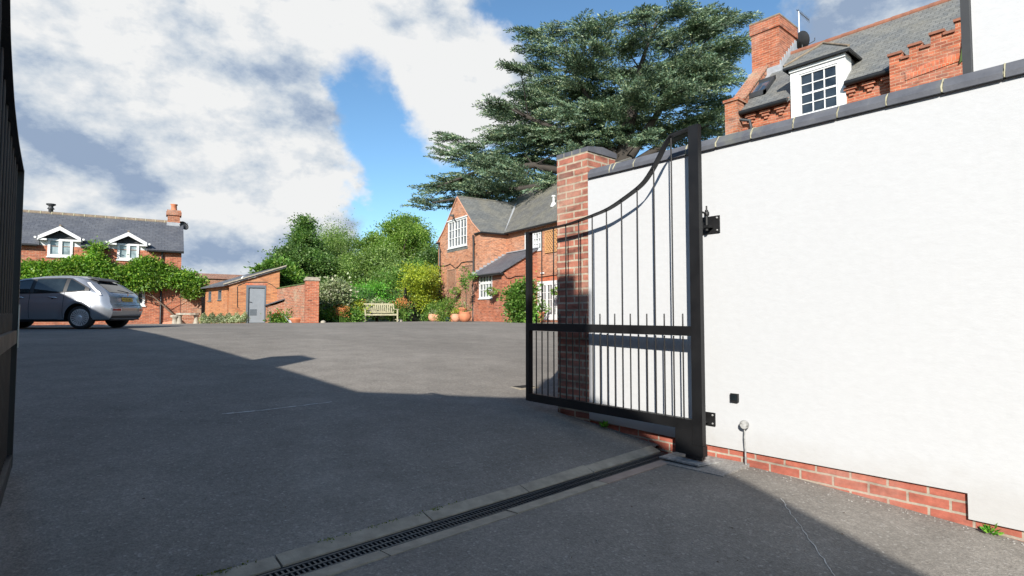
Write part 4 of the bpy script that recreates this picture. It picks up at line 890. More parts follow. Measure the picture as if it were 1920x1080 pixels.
for k, (e0, e1, t_) in enumerate(((.25, .3, .06),)):
    slp = (sz1-sz0)/SL
    p = [sdp.P(-e0, sz0-e0*slp+.01, .12), sdp.P(SL+e1, sz1+e1*slp+.01, .12)]; mb.slab([p[0], p[1], p[1]+sdv, p[0]+sdv+sdp.u*-.0], (0, 0, .06))
mb.build('roof', 'slate_dark', sh)
mb = MB(); mb.beam(sdp.P(-.25, sz0-.25*slp+.11, .1), sdp.P(SL+.3, sz1+.3*slp+.11, .1), .14, .06); mb.build('verge', 'concrete', sh)
mb = MB(); sdp.box(mb, dr_[0], dr_[0]+.10, dr_[2], dr_[3], -.14, .02); sdp.box(mb, dr_[1]-.06, dr_[1], dr_[2], dr_[3], -.14, .02); sdp.box(mb, dr_[0]+.10, dr_[1]-.06, dr_[3]-.12, dr_[3], -.14, .02); fr = mb.build('door_frame', 'grey_frame', sh)
mb = MB(); sdp.box(mb, dr_[0]+.102, dr_[1]-.062, dr_[2]+.06, dr_[3]-.122, -.10, -.05); dd = mb.build('door', 'grey_door', sh)
mb = MB(); 
for i in range(9):
    z = dr_[2]+.42+i*.035; sdp.box(mb, dr_[0]+.17, dr_[0]+.48, z, z+.02, -.05, -.035)
mb.build('vent_grille', 'grey_frame', dd)
mb = MB(); mb.tube([sdp.P(dr_[0]+.15, dr_[2]+1.08, -.02), sdp.P(dr_[0]+.26, dr_[2]+1.06, -.01)], .012, 6); mb.build('handle', 'black_plastic', dd)
for r in (sw1, sw2):
    mb = MB(); e = .05; ssp.box(mb, r[0], r[0]+e, r[2], r[3], -.16, .01); ssp.box(mb, r[1]-e, r[1], r[2], r[3], -.16, .01); ssp.box(mb, r[0]+e, r[1]-e, r[2], r[2]+e, -.16, .01); ssp.box(mb, r[0]+e, r[1]-e, r[3]-e, r[3], -.16, .01); f = mb.build('window', 'grey_frame', sh); mb = MB(); ssp.box(mb, r[0]+.03, r[1]-.03, r[2]+.03, r[3]-.03, -.12, -.11); mb.build('pane', 'pane_dark', f)
    mb = MB(); ssp.box(mb, r[0]-.05, r[1]+.05, r[2]-.06, r[2]-.001, -.05, .05); mb.build('sill', 'brick_blue', f)
mb = MB(); sdp.box(mb, dr_[0]-.05, dr_[1]+.05, dr_[3]+.003, dr_[3]+.11, 0, .008); mb.build('brick_lintel', 'brick_soldier', sh)
mb = MB(); pts = [sdp.P(*sdp.hit(px, py), .02) for px, py in ((445, 537), (445, 560), (445, 576), (448, 577))]; mb.tube(pts, .014, 6); pts = [sdp.P(*sdp.hit(px, py), .02) for px, py in ((446, 535), (460, 530), (470, 529), (500, 529), (510, 534), (520, 542))]; mb.tube(pts, .014, 6); mb.build('cable', 'gunmetal', sh)
mb = MB(); q = sdp.P(SL*.25, sz0+.15, -1.0); mb.tube([q, q+Vector((0, 0, .22)), q+Vector((.08, 0, .32)), q+Vector((.2, .0, .34))], .075, 10); mb.build('vent_pipe', 'steel', sh)

# garden wall with pillar, running from shed towards the yard
q1 = sdp.P(SL+.01, 0, -.12); pil = at(583.5, 600, 25.3); gth = math.degrees(math.atan2(q1.x-pil.x, q1.y-pil.y)); gp = Plane(pil.x, pil.y, gth)
if gp.n.dot(FW) > 0: gp.n = -gp.n
gl = math.hypot(q1.x-pil.x, q1.y-pil.y); gt0 = gp.hit(572, 533)[1]; gt1 = gp.hit(526, 542)[1]
gw2 = thing('garden_wall', (pil.x, (pil.y+q1.y)/2, gs(28)), 'weathered old brick wall running from the shed to a square brick pillar', 'wall')
mb = MB(); mb.panel(gp, [(.25, SB), (gl, SB), (gl, gt1), (.25, gt0)], [], .14, -.2); mb.build('masonry', 'brick_garden', gw2)
mb = MB(); mb.slab([gp.P(.25, gt0+.001, .17), gp.P(gl, gt1+.001, .17), gp.P(gl, gt1+.001, -.23), gp.P(.25, gt0+.001, -.23)], (0, 0, .06)); mb.build('coping', 'moss_green', gw2)
pz = at(583, 521, 25.1).z; pg = gs(25.2)
pp = thing('wall_pillar', (pil.x, pil.y, pg), 'square red brick pillar with stone cap at the end of the garden wall', 'pillar')
dpv = Plane(pil.x, pil.y, 106, -1)
if dpv.n.dot(FW) > 0: dpv.n = -dpv.n
mb = MB(); dpv.box(mb, -.28, .29, pg-.2, pz-.12, -.28, .28); mb.build('shaft', 'brick_red', pp)
mb = MB(); dpv.box(mb, -.32, .33, pz-.119, pz-.03, -.32, .32); dpv.box(mb, -.26, .27, pz-.03, pz+.04, -.26, .26); mb.build('cap', 'concrete', pp)
# sloping buttress block beside the door
b0 = sdp.hit(499, 575)[0]; b1 = b0+.42; bt0 = sdp.hit(500, 572)[1]; bt1 = bt0+.32
bk = thing('log_store', sdp.P(b0+.4, gs(30), .5), 'small brick outhouse with sloping slate top next to the grey door', 'outhouse')
o1_ = .9; mb = MB(); sdp.box(mb, b0+.02, b0+.3, SB, bt0-.02, .01, o1_)
mb.panel(Plane(*sdp.P(0, 0, o1_)[:2], 104, -1) if False else sdp, [(b0+.02, SB), (b0+1.05, SB), (b0+1.05, bt0+.26), (b0+.3, bt0-.02), (b0+.02, bt0-.02)], [], o1_+.003, o1_-.2); mb.build('wall', 'brick_garden', bk)
mb = MB(); mb.slab([sdp.P(b0-.08, bt0-.04, .0), sdp.P(b0+1.15, bt0+.40, .0), sdp.P(b0+1.15, bt0+.40, o1_+.12), sdp.P(b0-.08, bt0-.04, o1_+.12)], (0, 0, .05)); mb.build('roof', 'slate_dark', bk)

# ============================================================ tall brick house beyond the white wall
BX = 16.0; tp = Plane(BX, 0, 0)        # a = Y, outwards = -X
TY1 = tp.hit(1372, 215)[0]; TE = 7.35; TR = 9.72; RW = 2.6; TY0 = -1.0
tb = thing('tall_house', (BX, 5, gs(5)), 'tall red brick house with slate roof, big chimney and sash dormer above the white wall', 'house')
dw_ = tp.rect(1500, 120, 1572, 206); dw_ = (tp.hit(1572, 150)[0], tp.hit(1500, 170)[0], 6.75, tp.hit(1535, 130)[1])
fr_ = (tp.hit(1587, 150)[0], tp.hit(1484, 170)[0])
mb = MB(); mb.panel(tp, [(TY0, 0), (TY1, 0), (TY1, TE), (fr_[1], TE), (fr_[1], 6.35), (fr_[0], 6.35), (fr_[0], TE), (TY0, TE)], [], 0, -.3)
mb.box(BX+.3, BX+2*RW, TY1-.3, TY1, 0, TE); mb.slab([(BX+.01, TY1-.3, TE), (BX+2*RW, TY1-.3, TE), (BX+RW, TY1-.3, TR-.05)], (0, .3, 0)); mb.build('wall', 'brick_red', tb)
mb = MB()     # corbelled brick course under the eaves
segs = [(fr_[1]+.02, TY1-.02), (3.9, fr_[0]-.02)]
for a0, a1 in segs:
    mb = MB(); tp.box(mb, a0, a1, TE-.10, TE-.01, 0, .13); tp.box(mb, a0, a1, TE-.62, TE-.555, 0, .05)
    a = a0+.12
    while a < a1-.2:
        for k, (w_, dz) in enumerate(((.30, 0), (.20, .08), (.10, .16))): tp.box(mb, a+(.30-w_)/2, a+(.30-w_)/2+w_, TE-.255-dz, TE-.185-dz, 0, .12-k*.035)
        a += .42
    mb.build('corbel_course', 'brick_red', tb)
pit = (TR-TE)/RW
mb = MB()
rs2 = (TR-TE+.12)/(RW+.16)
for y0, y1, xx in ((TY0, fr_[0]+.01, BX-.16), (fr_[0]+.01, fr_[1]-.01, BX+.42), (fr_[1]-.01, TY1-.32, BX-.16)):
    z0_ = TE-.12+rs2*(xx-BX+.16); mb.slab([(xx, y0, z0_), (xx, y1, z0_), (BX+RW, y1, TR), (BX+RW, y0, TR)], (0, 0, .07))
mb.slab([(BX+2*RW+.16, TY0, TE-.12), (BX+2*RW+.16, TY1-.32, TE-.12), (BX+RW, TY1-.32, TR), (BX+RW, TY0, TR)], (0, 0, .07)); rf = mb.build('roof', 'slate_grey', tb)
mb = MB(); y = TY0
while y < TY1-.35: mb.tube([(BX+RW, y, TR+.04), (BX+RW, y+.44, TR+.045)], [.095, .10], 8); y += .44
mb.build('ridge', 'ridge_red', rf)
mb = MB(); mb.tube([tp.P(fr_[1]+.03, TE-.1, .2), tp.P(TY1-.2, TE-.1, .2)], .07, 8); mb.build('gutter', 'black_plastic', tb); mb = MB(); mb.tube([tp.P(3.9, TE-.1, .2), tp.P(fr_[0]-.02, TE-.1, .2)], .07, 8); mb.build('gutter', 'black_plastic', tb)
# raised gable parapet with kneeler
mb = MB(); kn = (BX-.25, TY1-.32, TY1+.06)
mb.box(BX-.30, BX+.25, TY1-.34, TY1+.06, TE-1.2, TE+.28); mb.box(BX-.34, BX+.30, TY1-.38, TY1+.10, TE+.281, TE+.36)
mb.slab([(BX+.25, TY1-.34, TE+.12), (BX+RW, TY1-.34, TR+.06), (BX+RW, TY1-.34, TR+.3), (BX+.0, TY1-.34, TE+.30)], (0, .38, 0)); mb.build('parapet', 'brick_yard', tb)
mb = MB(); mb.slab([(BX+.1, TY1-.38, TE+.40), (BX+RW, TY1-.38, TR+.31), (BX+RW, TY1-.38, TR+.37), (BX+.1, TY1-.38, TE+.46)], (0, .46, 0)); mb.build('parapet_coping', 'brick_garden', tb)
mb = MB(); mb.slab([(BX+.1, TY1-.50, TE+.12), (BX+RW, TY1-.50, TR+.09), (BX+RW, TY1-.50, TR+.12), (BX+.1, TY1-.50, TE+.15)], (0, .13, 0)); mb.build('flashing', 'lead', tb)
mb = MB(); mb.tube([tp.P(TY1-.25, TE-.15, .2), tp.P(TY1-.3, TE-.28, .18), tp.P(TY1-.62, TE-.38, .14), tp.P(TY1-.65, TE-.6, .12), tp.P(TY1-.65, 1, .12)], .045, 8); mb.build('downpipe', 'gunmetal', tb)
# chimney stack
cy1 = 18.0*.4877; cy0 = 18.0*.4390; ct_ = 10.85
def roofz(x): return TE-.05+(x-BX+.16)*(TR-TE+.12)/(RW+.16)
CX0 = 17.75; cp_ = Plane(CX0, 0, 0); cy0 = cp_.hit(1461, 80)[0]; cy1 = cp_.hit(1409, 80)[0]; ctz = cp_.hit(1459, 28)[1]
mb = MB(); mb.box(CX0, CX0+1.30, cy0, cy1, 8.0, ctz-.36); mb.box(CX0-.04, CX0+1.34, cy0-.04, cy1+.04, ctz-.36, ctz-.02); cs = mb.build('chimney', 'brick_red', tb)
mb = MB(); mb.box(CX0-.05, CX0+1.35, cy0-.05, cy1+.05, ctz-.019, ctz+.03); mb.lathe((CX0+.4, (cy0+cy1)/2, ctz+.03), [(.2, 0), (.17, .08), (.17, .1)], 12); mb.build('chimney_cap', 'ridge_clay', cs)
mb = MB(); n = 8
mb.box(CX0-.10, CX0-.002, cy0-.1, cy1+.1, roofz(CX0)-.15, roofz(CX0)+.12)
for i in range(n): x = CX0+i*.16; mb.box(x, x+.155, cy0-.025, cy0-.002, roofz(x)-.05, roofz(x)+.25+.05)
mb.build('flashing', 'lead', cs)
# roof window
q = Plane(BX+.9, 0, 0).hit(1428, 171); sky_o = (BX+.75, q[0])
sx0, sx1, sy0, sy1 = BX+.42, BX+1.15, q[0]-.33, q[0]+.33; z0, z1 = roofz(sx0), roofz(sx1)
mb = MB()
for (xa, xb, ya, yb) in ((sx0, sx0+.07, sy0, sy1), (sx1-.07, sx1, sy0, sy1), (sx0, sx1, sy0, sy0+.07), (sx0, sx1, sy1-.07, sy1)):
    mb.slab([(xa, ya, roofz(xa)+.03), (xb, ya, roofz(xb)+.03), (xb, yb, roofz(xb)+.03), (xa, yb, roofz(xa)+.03)], (0, 0, .12))
f = mb.build('roof_window', 'gunmetal', rf); mb = MB(); mb.slab([(sx0+.05, sy0+.05, roofz(sx0+.05)+.05), (sx1-.05, sy0+.05, roofz(sx1-.05)+.05), (sx1-.05, sy1-.05, roofz(sx1-.05)+.05), (sx0+.05, sy1-.05, roofz(sx0+.05)+.05)], (0, 0, .03)); o = mb.build('roof_window_pane', 'sky_pane', tb)
# dormer with sash window
dt = tp.hit(1530, 118, .08)[1]; dtop = dw_[3]+.22
mb = MB(); tp.box(mb, fr_[0], dw_[0], 6.36, dtop, -.4, .06); tp.box(mb, dw_[1], fr_[1], 6.36, dtop, -.4, .06); tp.box(mb, dw_[0], dw_[1], dw_[3], dtop, -.4, .06); tp.box(mb, dw_[0], dw_[1], 6.36, dw_[2]-.001, -.4, .06); tp.box(mb, fr_[0]-.02, fr_[1]+.02, dtop-.12, dtop-.05, .061, .10); dm = mb.build('dormer', 'white_paint', tb)
mb = MB(); tp.box(mb, fr_[0]+.02, fr_[0]+.1, TE-.3, dtop, -2.2, -.401); tp.box(mb, fr_[1]-.1, fr_[1]-.02, TE-.3, dtop, -2.2, -.401); mb.build('dormer_cheek', 'slate_dark', dm)
mb = MB(); e0, e1 = fr_[0]-.13, fr_[1]+.13; mid = (e0+e1)/2; rz2 = dtop+.72; ro2 = -.72
A_, B_, R1, R2 = tp.P(e0, dtop+.02, .17), tp.P(e1, dtop+.02, .17), tp.P(mid+.1, rz2, ro2), tp.P(mid+.1, rz2, -2.4)
for pts in ([A_, B_, R1], [B_, tp.P(e1, dtop+.02, -2.0), R2, R1], [A_, tp.P(e0, dtop+.02, -2.0), R2, R1]): mb.slab(pts, (0, 0, .05))
mb.build('dormer_roof', 'slate_grey', dm)
mb = MB()
for e in (A_, B_): mb.tube([e+Vector((0, 0, .07)), R1+Vector((0, 0, .07))], .035, 6)
mb.tube([R1+Vector((0, 0, .07)), R2+Vector((0, 0, .07))], .05, 6); mb.build('hip', 'ridge_clay', dm)
mb = MB(); mb.beam(A_-Vector((0, 0, .02)), B_-Vector((0, 0, .02)), .05, .06); mb.beam(A_-Vector((0, 0, .02)), tp.P(e0, dtop, -1.6), .05, .06); mb.beam(B_-Vector((0, 0, .02)), tp.P(e1, dtop, -1.6), .05, .06); mb.build('gutter', 'black_plastic', dm)
window(tb, tp, dw_, 3, 4, pane='pane_dark', fw=.045, bar=.028, hrows=(2,), hw=.05, o0=-.05, o1=.04, sill=False, name='sash_window')
mb = MB(); pl_c = tp; a1 = dw_[1]-.06; 
for k in range(4): tp.box(mb, a1-.035*(k+1), a1-.035*k-.004, dw_[2]+.1, dw_[3]-.45, -.11-.01*(k % 2), -.09-.01*(k % 2))
mb.build('curtain', 'curtain_white', dm)
# crenellated stepped gable of the next wing
gp_ = Plane(15.55, 0, 0); Z = lambda px, py: gp_.hit(px, py)
k = 5.4; src = [(1667, 116), (1667, 107), (1690, 94), (1695, 112), (1705, 108), (1705, 89), (1728, 76), (1733, 91), (1745, 84), (1745, 67), (1770, 52), (1777, 64), (1792, 55), (1791, 42), (1815, 29)]
pts = [Z(*p) for p in src]
outl = [(pts[0][0], 4.5)]
for i, p in enumerate(pts): outl.append(p)
# square the steps: tops level in the wall plane
sq = [(pts[0][0], 4.5)]; tops = [(1667, 1692, 107), (1692, 1705, 112), (1705, 1729, 89), (1729, 1745, 92), (1745, 1772, 67), (1772, 1791, 66), (1791, 1840, 42), ]
for x0, x1, yy in tops:
    a0, z = Z(x0, yy); a1, _ = Z(x1, yy); sq += [(a0, z), (a1, z)]
sq.append((sq[-1][0], 4.5))
sg_ = thing('stepped_gable', (15.7, (sq[0][0]+sq[-1][0])/2, gs(3)), 'crow-stepped red brick gable rising against the slate roof at the top right', 'building')
mb = MB(); mb.panel(gp_, sq, [], 0, -.28); gp_.box(mb, sq[-1][0], sq[0][0], 0, 4.499, -.28, 0); mb.box(15.56, 15.84, sq[0][0]-.004, sq[0][0], 0, 6.0); mb.build('wall', 'brick_red', sg_)
mb = MB()
for i in range(1, len(sq)-1, 2):
    (a0, z), (a1, _) = sq[i], sq[i+1]; gp_.box(mb, min(a0, a1)-.0, max(a0, a1)+.03, z+.002, z+.06, -.33, .05)
mb.build('coping', 'ridge_red', sg_)
mb = MB(); a0 = Z(1815, 80)[0]
pv = [Z(*p) for p in ((1708, 152), (1740, 141), (1775, 124), (1800, 105), (1812, 92), (1812, 120), (1800, 130), (1740, 155), (1712, 162))]
q_ = [gp_.P(*Z(*p), .001) for p in ((1698, 151), (1812, 110), (1812, 96), (1770, 108), (1735, 121), (1698, 136))]; mb.slab(q_, (-.02, 0, 0))
mb.build('soldier_course', 'brick_soldier', sg_)
mb = MB(); q = [gp_.P(*Z(*p), .03) for p in ((1808, 52), (1817, 45), (1820, 100), (1800, 120), (1806, 80))]; mb.slab(q, (-.03, 0, 0)); mb.build('dark_green_patch', 'moss_green', sg_)  # flat dark green patch over the brick at the gable's right end
# aerial and dish behind the ridge
q = at(1499, 82, 19.2); t = thing('tv_aerial', q, 'tall television aerial on a white pole rising from the slate roof', 'aerial')
tz = at(1499, 20, 19.2); mb = MB(); mb.tube([q-Vector((0, 0, .6)), (q.x, q.y, tz.z)], .022, 8); mb.build('mast', 'white_paint', t)
b0_ = Vector((q.x, q.y, tz.z)); dv = (at(1517, 38, 19.0)-b0_); mb = MB(); mb.tube([b0_-dv*.2, b0_+dv], .014, 6)
for i in range(9): p = b0_+dv*(i/8); mb.tube([p-Vector((.0, .0, .09)), p+Vector((0, 0, .09))], .007, 5)
mb.build('boom', 'gunmetal', t)
q = at(1504, 76, 19.0); t = thing('satellite_dish', q, 'oval satellite dish at the foot of the aerial on the slate roof', 'satellite dish')
dn = Vector((.85, -.4, .3)).normalized(); R_ = Vector((0, 0, 1)).rotation_difference(dn).to_matrix()
mb = MB(); mb.lathe(q, [(.02, -.08), (.2, -.05), (.30, 0), (.31, .004), (.2, -.04), (.02, -.07)], 20, rot=R_); mb.build('dish', 'gunmetal', t)
mb = MB(); mb.tube([q, q-Vector((0, 0, .5))], .025, 6); mb.tube([q-Vector((0, 0, .25)), q+dn*.55-Vector((0, 0, .1)), q+dn*.56], .014, 6); mb.build('arm', 'gunmetal', t)

# ============================================================ teak garden bench
q0 = ground_hit(676, 604); 
bl_ = at(676, 603.5, 28.6); br_ = at(740, 601.5, 29.6); bp0 = Vector((bl_.x, bl_.y)); bp1 = Vector((br_.x, br_.y)); bth = math.degrees(math.atan2(bp1.x-bp0.x, bp1.y-bp0.y)); bn = Plane(bl_.x, bl_.y, bth, -1)
if bn.n.dot(FW) > 0: bn.n = -bn.n
BW = (bp1-bp0).length; g0 = gs(bl_.y); bt = thing('park_bench', (bl_.x, bl_.y, g0), 'weathered wooden slatted garden bench in front of the flower bed', 'bench')
for a in (.03, BW-.09):
    mb = MB(); bn.box(mb, a, a+.06, g0, g0+.64, .50, .56); mb.build('leg', 'teak', bt)
    mb = MB(); mb.beam(bn.P(a+.03, g0, .03), bn.P(a+.03, g0+.45, .03), .06, .06, up=bn.n); mb.beam(bn.P(a+.03, g0+.45, .03), bn.P(a+.03, g0+.95, -.08), .06, .055, up=bn.n); mb.build('leg', 'teak', bt)
    mb = MB(); bn.box(mb, a-.01, a+.07, g0+.641, g0+.67, -.02, .60); bn.box(mb, a+.012, a+.048, g0+.32, g0+.39, .061, .499); bn.box(mb, a+.012, a+.048, g0+.1, g0+.14, .061, .499); mb.build('armrest', 'teak', bt)
mb = MB()
for i in range(6): bn.box(mb, .092, BW-.092, g0+.40, g0+.42, .08+i*.078, .08+i*.078+.062)
bn.box(mb, .092, BW-.092, g0+.33, g0+.399, .51, .535); bn.box(mb, .092, BW-.092, g0+.33, g0+.399, .03, .055); mb.build('seat', 'teak', bt)
mb = MB(); mb.beam(bn.P(.09, g0+.92, -.075), bn.P(BW-.09, g0+.92, -.075), .035, .08); mb.beam(bn.P(.09, g0+.50, .015), bn.P(BW-.09, g0+.50, .015), .03, .06); n = 15
for i in range(n): a = .12+(BW-.24)*(i+.5)/n; mb.beam(bn.P(a, g0+.53, .008), bn.P(a, g0+.88, -.065), .058, .014, up=bn.n)
mb.build('backrest', 'teak', bt)

# ============================================================ iron railings and garden gate behind the bench
ra = at(597, 600, 27.8); rb_ = wp.P(WW, 0, -.3); ra = Vector((ra.x, ra.y)); rb_ = Vector((rb_.x, rb_.y)); rth = math.degrees(math.atan2(rb_.x-ra.x, rb_.y-ra.y)); rp = Plane(ra.x, ra.y, rth, -1)
if rp.n.dot(FW) > 0: rp.n = -rp.n
RL = (rb_-ra).length; fg = thing('iron_railings', (ra.x, ra.y, gs(ra.y)), 'tall thin black iron railings behind the bench and flower bed', 'railings')
ga0 = rp.hit(760, 570)[0]; ga1 = rp.hit(793, 570)[0]; RH = 1.85
def gy(a): return gs(rp.P(a, 0).y)
segs = [(0, ga0), (ga1, RL)]
for s0, s1 in segs:
    for h in (.12, RH-.15): mb = MB(); mb.beam(rp.P(s0, gy(s0)+h), rp.P(s1, gy(s1)+h), .04, .012); mb.build('rail', 'black_iron', fg)
for s0, s1 in segs:
    mb = MB(); a = s0+.1
    while a < s1: mb.tube([rp.P(a, gy(a)+.02), rp.P(a, gy(a)+RH), rp.P(a, gy(a)+RH+.05)], [.011, .011, .003], 4); a += .11
    mb.build('bars', 'black_iron', fg)
for px in (649, 707): a = rp.hit(px, 570)[0]; mb = MB(); rp.box(mb, a-.05, a+.05, gy(a), gy(a)+RH+.2, -.05, .05); mb.build('post', 'black_iron', fg)
gg = thing('garden_gate', rp.P((ga0+ga1)/2, gy(ga0)), 'black iron garden gate in the railings between bench and house', 'gate')
for a in (ga0, ga1): mb = MB(); rp.box(mb, a-.045, a+.045, gy(a), gy(a)+RH+.2, -.045, .045); mb.build('post', 'black_iron', gg)
mb = MB()
for h in (.1, .55, RH-.2): mb = MB(); rp.box(mb, ga0+.05, ga1-.05, gy(ga0)+h, gy(ga0)+h+.04, -.012, .012); mb.build('rail', 'black_iron', gg)
mb = MB(); a = ga0+.12
while a < ga1-.05: mb.tube([rp.P(a, gy(a)+.06), rp.P(a, gy(a)+RH)], .015, 4); a += .12
mb.build('bars', 'black_iron', gg)

# ============================================================ parked car (side on, nose to the left)
def car():
    z0 = .42; dcar = 15.2
    rw = at(151, 596, dcar); gzc = gs(rw.y)+.0
    th = -(math.pi/2 - YAW) ; F = -(RT*math.cos(rad(5.8)))-Vector((FW.x, FW.y, 0)).normalized()*math.sin(rad(5.8)); F.normalize(); Lf = Vector((F.y, -F.x, 0))   # right-hand side of the car, away from the camera
    if Lf.dot(FW) < 0: Lf = -Lf
    # car axes: x forward from the rear bumper, y across (0 centre, negative = near side), z up
    RWX, FWX, HWid, WR = .80, 3.44, .92, .318
    org = Vector((rw.x, rw.y, gzc)) - F*RWX + Lf*(HWid-.06)
    T = lambda x, y, z: org+F*x+Lf*y+Vector((0, 0, z))
    t = thing('parked_car', T(2.1, 0, 0), 'silver-grey five-door hatchback parked in the shade before the cottage', 'car')
    def itp(xs, ys, x):
        if x <= xs[0]: return ys[0]
        for i in range(1, len(xs)):
            if x <= xs[i]:
                u = (x-xs[i-1])/(xs[i]-xs[i-1]); u = u*u*(3-2*u) if False else u
                return ys[i-1]+(ys[i]-ys[i-1])*u
        return ys[-1]
    LEN = 4.34
    def ztop(x): return itp([0, .10, .30, .45, .62, .9, 1.4, 1.9, 2.4, 2.8, 3.3, 3.7, 4.1, 4.34], [1.31, 1.345, 1.395, 1.42, 1.44, 1.47, 1.49, 1.472, 1.405, 1.30, 1.09, 1.0, .85, .62], x)
    def zbelt(x): return itp([0, .5, .9, 1.5, 3.0, 3.3, 3.7, 4.1, 4.34], [1.0, 1.05, 1.02, .975, .93, .93, .90, .80, .6], x)
    def wid(x): return itp([0, .12, .35, .8, 1.6, 3.2, 3.8, 4.15, 4.34], [.74, .84, .90, .92, .92, .915, .88, .76, .60], x)
    def xr(z): return itp([.2, .32, .45, .60, .66, .70, .90, 1.0, 1.15, 1.30, 1.36], [.18, .06, 0, .0, .03, .07, .12, .19, .40, .62, .68], z)
    def zbot(x):
        z = .26
        for wx in (RWX, FWX):
            dx = abs(x-wx); R = .385
            if dx < R: z = max(z, .33+math.sqrt(R*R-dx*dx)*.98)
        return z
    def yside(x, z):
        W = wid(x); zb = zbelt(x); zt = ztop(x)
        if z <= zb:
            u = (z-.25)/(max(zb, .5)-.25); bulge = 1-.05*(2*u-1)**2*(1 if u > .5 else .9)-.012*math.exp(-((u-.80)/.05)**2)
            for wx in (RWX, FWX):
                r = math.hypot(x-wx, z-.33)
                bulge += .030*math.exp(-((r-.44)/.07)**2)
            return W*bulge
        u = (z-zb)/max(.05, zt-zb); return W*.95*(1-.27*u**1.25)
    xs = sorted(set([i*.05 for i in range(int(LEN/.05)+1)]+[wx+s*.385*math.cos(rad(a)) for wx in (RWX, FWX) for s in (1, -1) for a in (2, 6, 12, 20, 30, 45, 60, 75)]+[LEN]))
    xs = [x for x in xs if .0 <= x <= LEN]
    NS = 16; NRf = 6
    def section(x):
        zb = zbot(x); zt = ztop(x); zrail = zb+(zt-zb)*.955; pts = []
        zr = max(zbelt(x), zt-.075)
        for i in range(NS+1):
            z = zb+(.76-zb)*i/7 if i <= 7 else .76+(max(zr, .80)-.76)*(i-7)/(NS-7)
            pts.append((yside(x, z), z))
        y0 = pts[-1][0]
        for i in range(1, NRf+1):
            a = i/NRf*math.pi/2; pts.append((y0*(math.cos(a)**.8 if i < NRf else 0), zr+(zt-zr)*(math.sin(a)**.7)))
        return pts
    for nothing in (0,):
        mb = MB(); cols = []
        for x in xs:
            sec = section(x)
            col = []
            for y, z in sec:
                xo = x
                if x < 1.1:
                    base = xr(z)+.16*(min(1, y/.9))**5; xo = base+(x)*(1.1-base)/1.1
                col.append((xo, y, z))
            cols.append(col)
        m_ = len(cols[0]); vs = []; fs = []
        for col in cols:
            for x, y, z in col: vs.append(T(x, -y, z))
        for col in cols:
            for x, y, z in col: vs.append(T(x, y, z))
        N = len(cols)*m_
        for i in range(len(cols)-1):
            for j in range(m_-1):
                a = i*m_+j; fs.append((a, a+m_, a+m_+1, a+1)); fs.append((N+a, N+a+1, N+a+m_+1, N+a+m_))
        # rear face
        rv = []; nz = 17; ny = 12; sec = cols[0]; ys_ = [(sec[j][1], sec[j][2], sec[j][0]) for j in range(NS+1)]
        b0 = len(vs)
        for (yy, zz, xx) in ys_:
            for k in range(ny+1):
                u = -1+2*k/ny; vs.append(T(xr(zz)+.16*abs(u*yy/.9)**5-0, u*yy, zz))
        for j in range(NS):
            for k in range(ny): a = b0+j*(ny+1)+k; fs.append((a, a+1, a+ny+2, a+ny+1))
        # nose
        sec = cols[-1]; b1 = len(vs)
        for (xx, yy, zz) in sec[:NS+1]:
            for k in range(ny+1): u = -1+2*k/ny; vs.append(T(xx+.05*(1-u*u), u*yy, zz))
        for j in range(NS):
            for k in range(ny): a = b1+j*(ny+1)+k; fs.append((a, a+ny+1, a+ny+2, a+1))
        mb.add(vs, fs, True); body = mb.build('body', 'car_paint', t)
    # underbody
    mb = MB(); mb.hexa([T(.12, -.7, .24), T(4.1, -.7, .24), T(4.1, .7, .24), T(.12, .7, .24), T(.3, -.62, .8), T(4.0, -.62, .8), T(4.0, .62, .8), T(.3, .62, .8)]); mb.build('underbody', 'rubber', t)
    mb = MB(); mb.hexa([T(1.19, -.86, .20), T(3.05, -.86, .20), T(3.05, .86, .20), T(1.19, .86, .20), T(1.19, -.885, .27), T(3.05, -.885, .27), T(3.05, .885, .27), T(1.19, .885, .27)]); mb.hexa([T(.22, -.60, .22), T(.42, -.76, .22), T(.42, .76, .22), T(.22, .60, .22), T(.10, -.66, .33), T(.42, -.82, .30), T(.42, .82, .30), T(.10, .66, .33)]); mb.build('skirt', 'black_plastic', t)
    # side glass (near and far), following the body skin
    def skin(poly_rows, name, mat, off=.006, par=None):
        for sg in (-1, 1):
            mb = MB(); vs = []; fs = []
            for row in poly_rows:
                for x, z in row: vs.append(T(x, sg*(yside(x, z)+off), z))
            n = len(poly_rows[0])
            for i in range(len(poly_rows)-1):
                for j in range(n-1): a = i*n+j; fs.append((a, a+1, a+n+1, a+n))
            mb.add(vs, fs, True); mb.build(name, mat, par or body)
    def zup(x): return ztop(x)-.10
    def zl(x): return zbelt(x)+.025
    def glassrows(x0, x1, zf_top, zf_bot, n=10, m=4):
        return [[(x0+(x1-x0)*i/n, zf_bot(x0+(x1-x0)*i/n)+(zf_top(x0+(x1-x0)*i/n)-zf_bot(x0+(x1-x0)*i/n))*j/m) for j in range(m+1)] for i in range(n+1)]
    def topl(x): return min(zup(x), zl(x)+.02+max(0, (x-.58))*.60) if x < 1.3 else zup(x)
    skin(glassrows(.60, 3.20, lambda x: topl(x)+.02 if x < 2.2 else min(topl(x)+.02, zl(x)+.02+max(0, 3.28-x)*.62), lambda x: zl(x)-.02, 30), 'window_surround', 'black_plastic', .014)
    skin(glassrows(.72, 1.16, lambda x: topl(x)-.015, zl), 'side_window', 'car_glass', .020)
    skin(glassrows(1.26, 2.00, lambda x: topl(x)-.01, zl), 'side_window', 'car_glass', .020)
    skin(glassrows(2.10, 2.98, lambda x: min(topl(x)-.01, zl(x)+max(0, 3.22-x)*.62), zl), 'side_window', 'car_glass', .020)
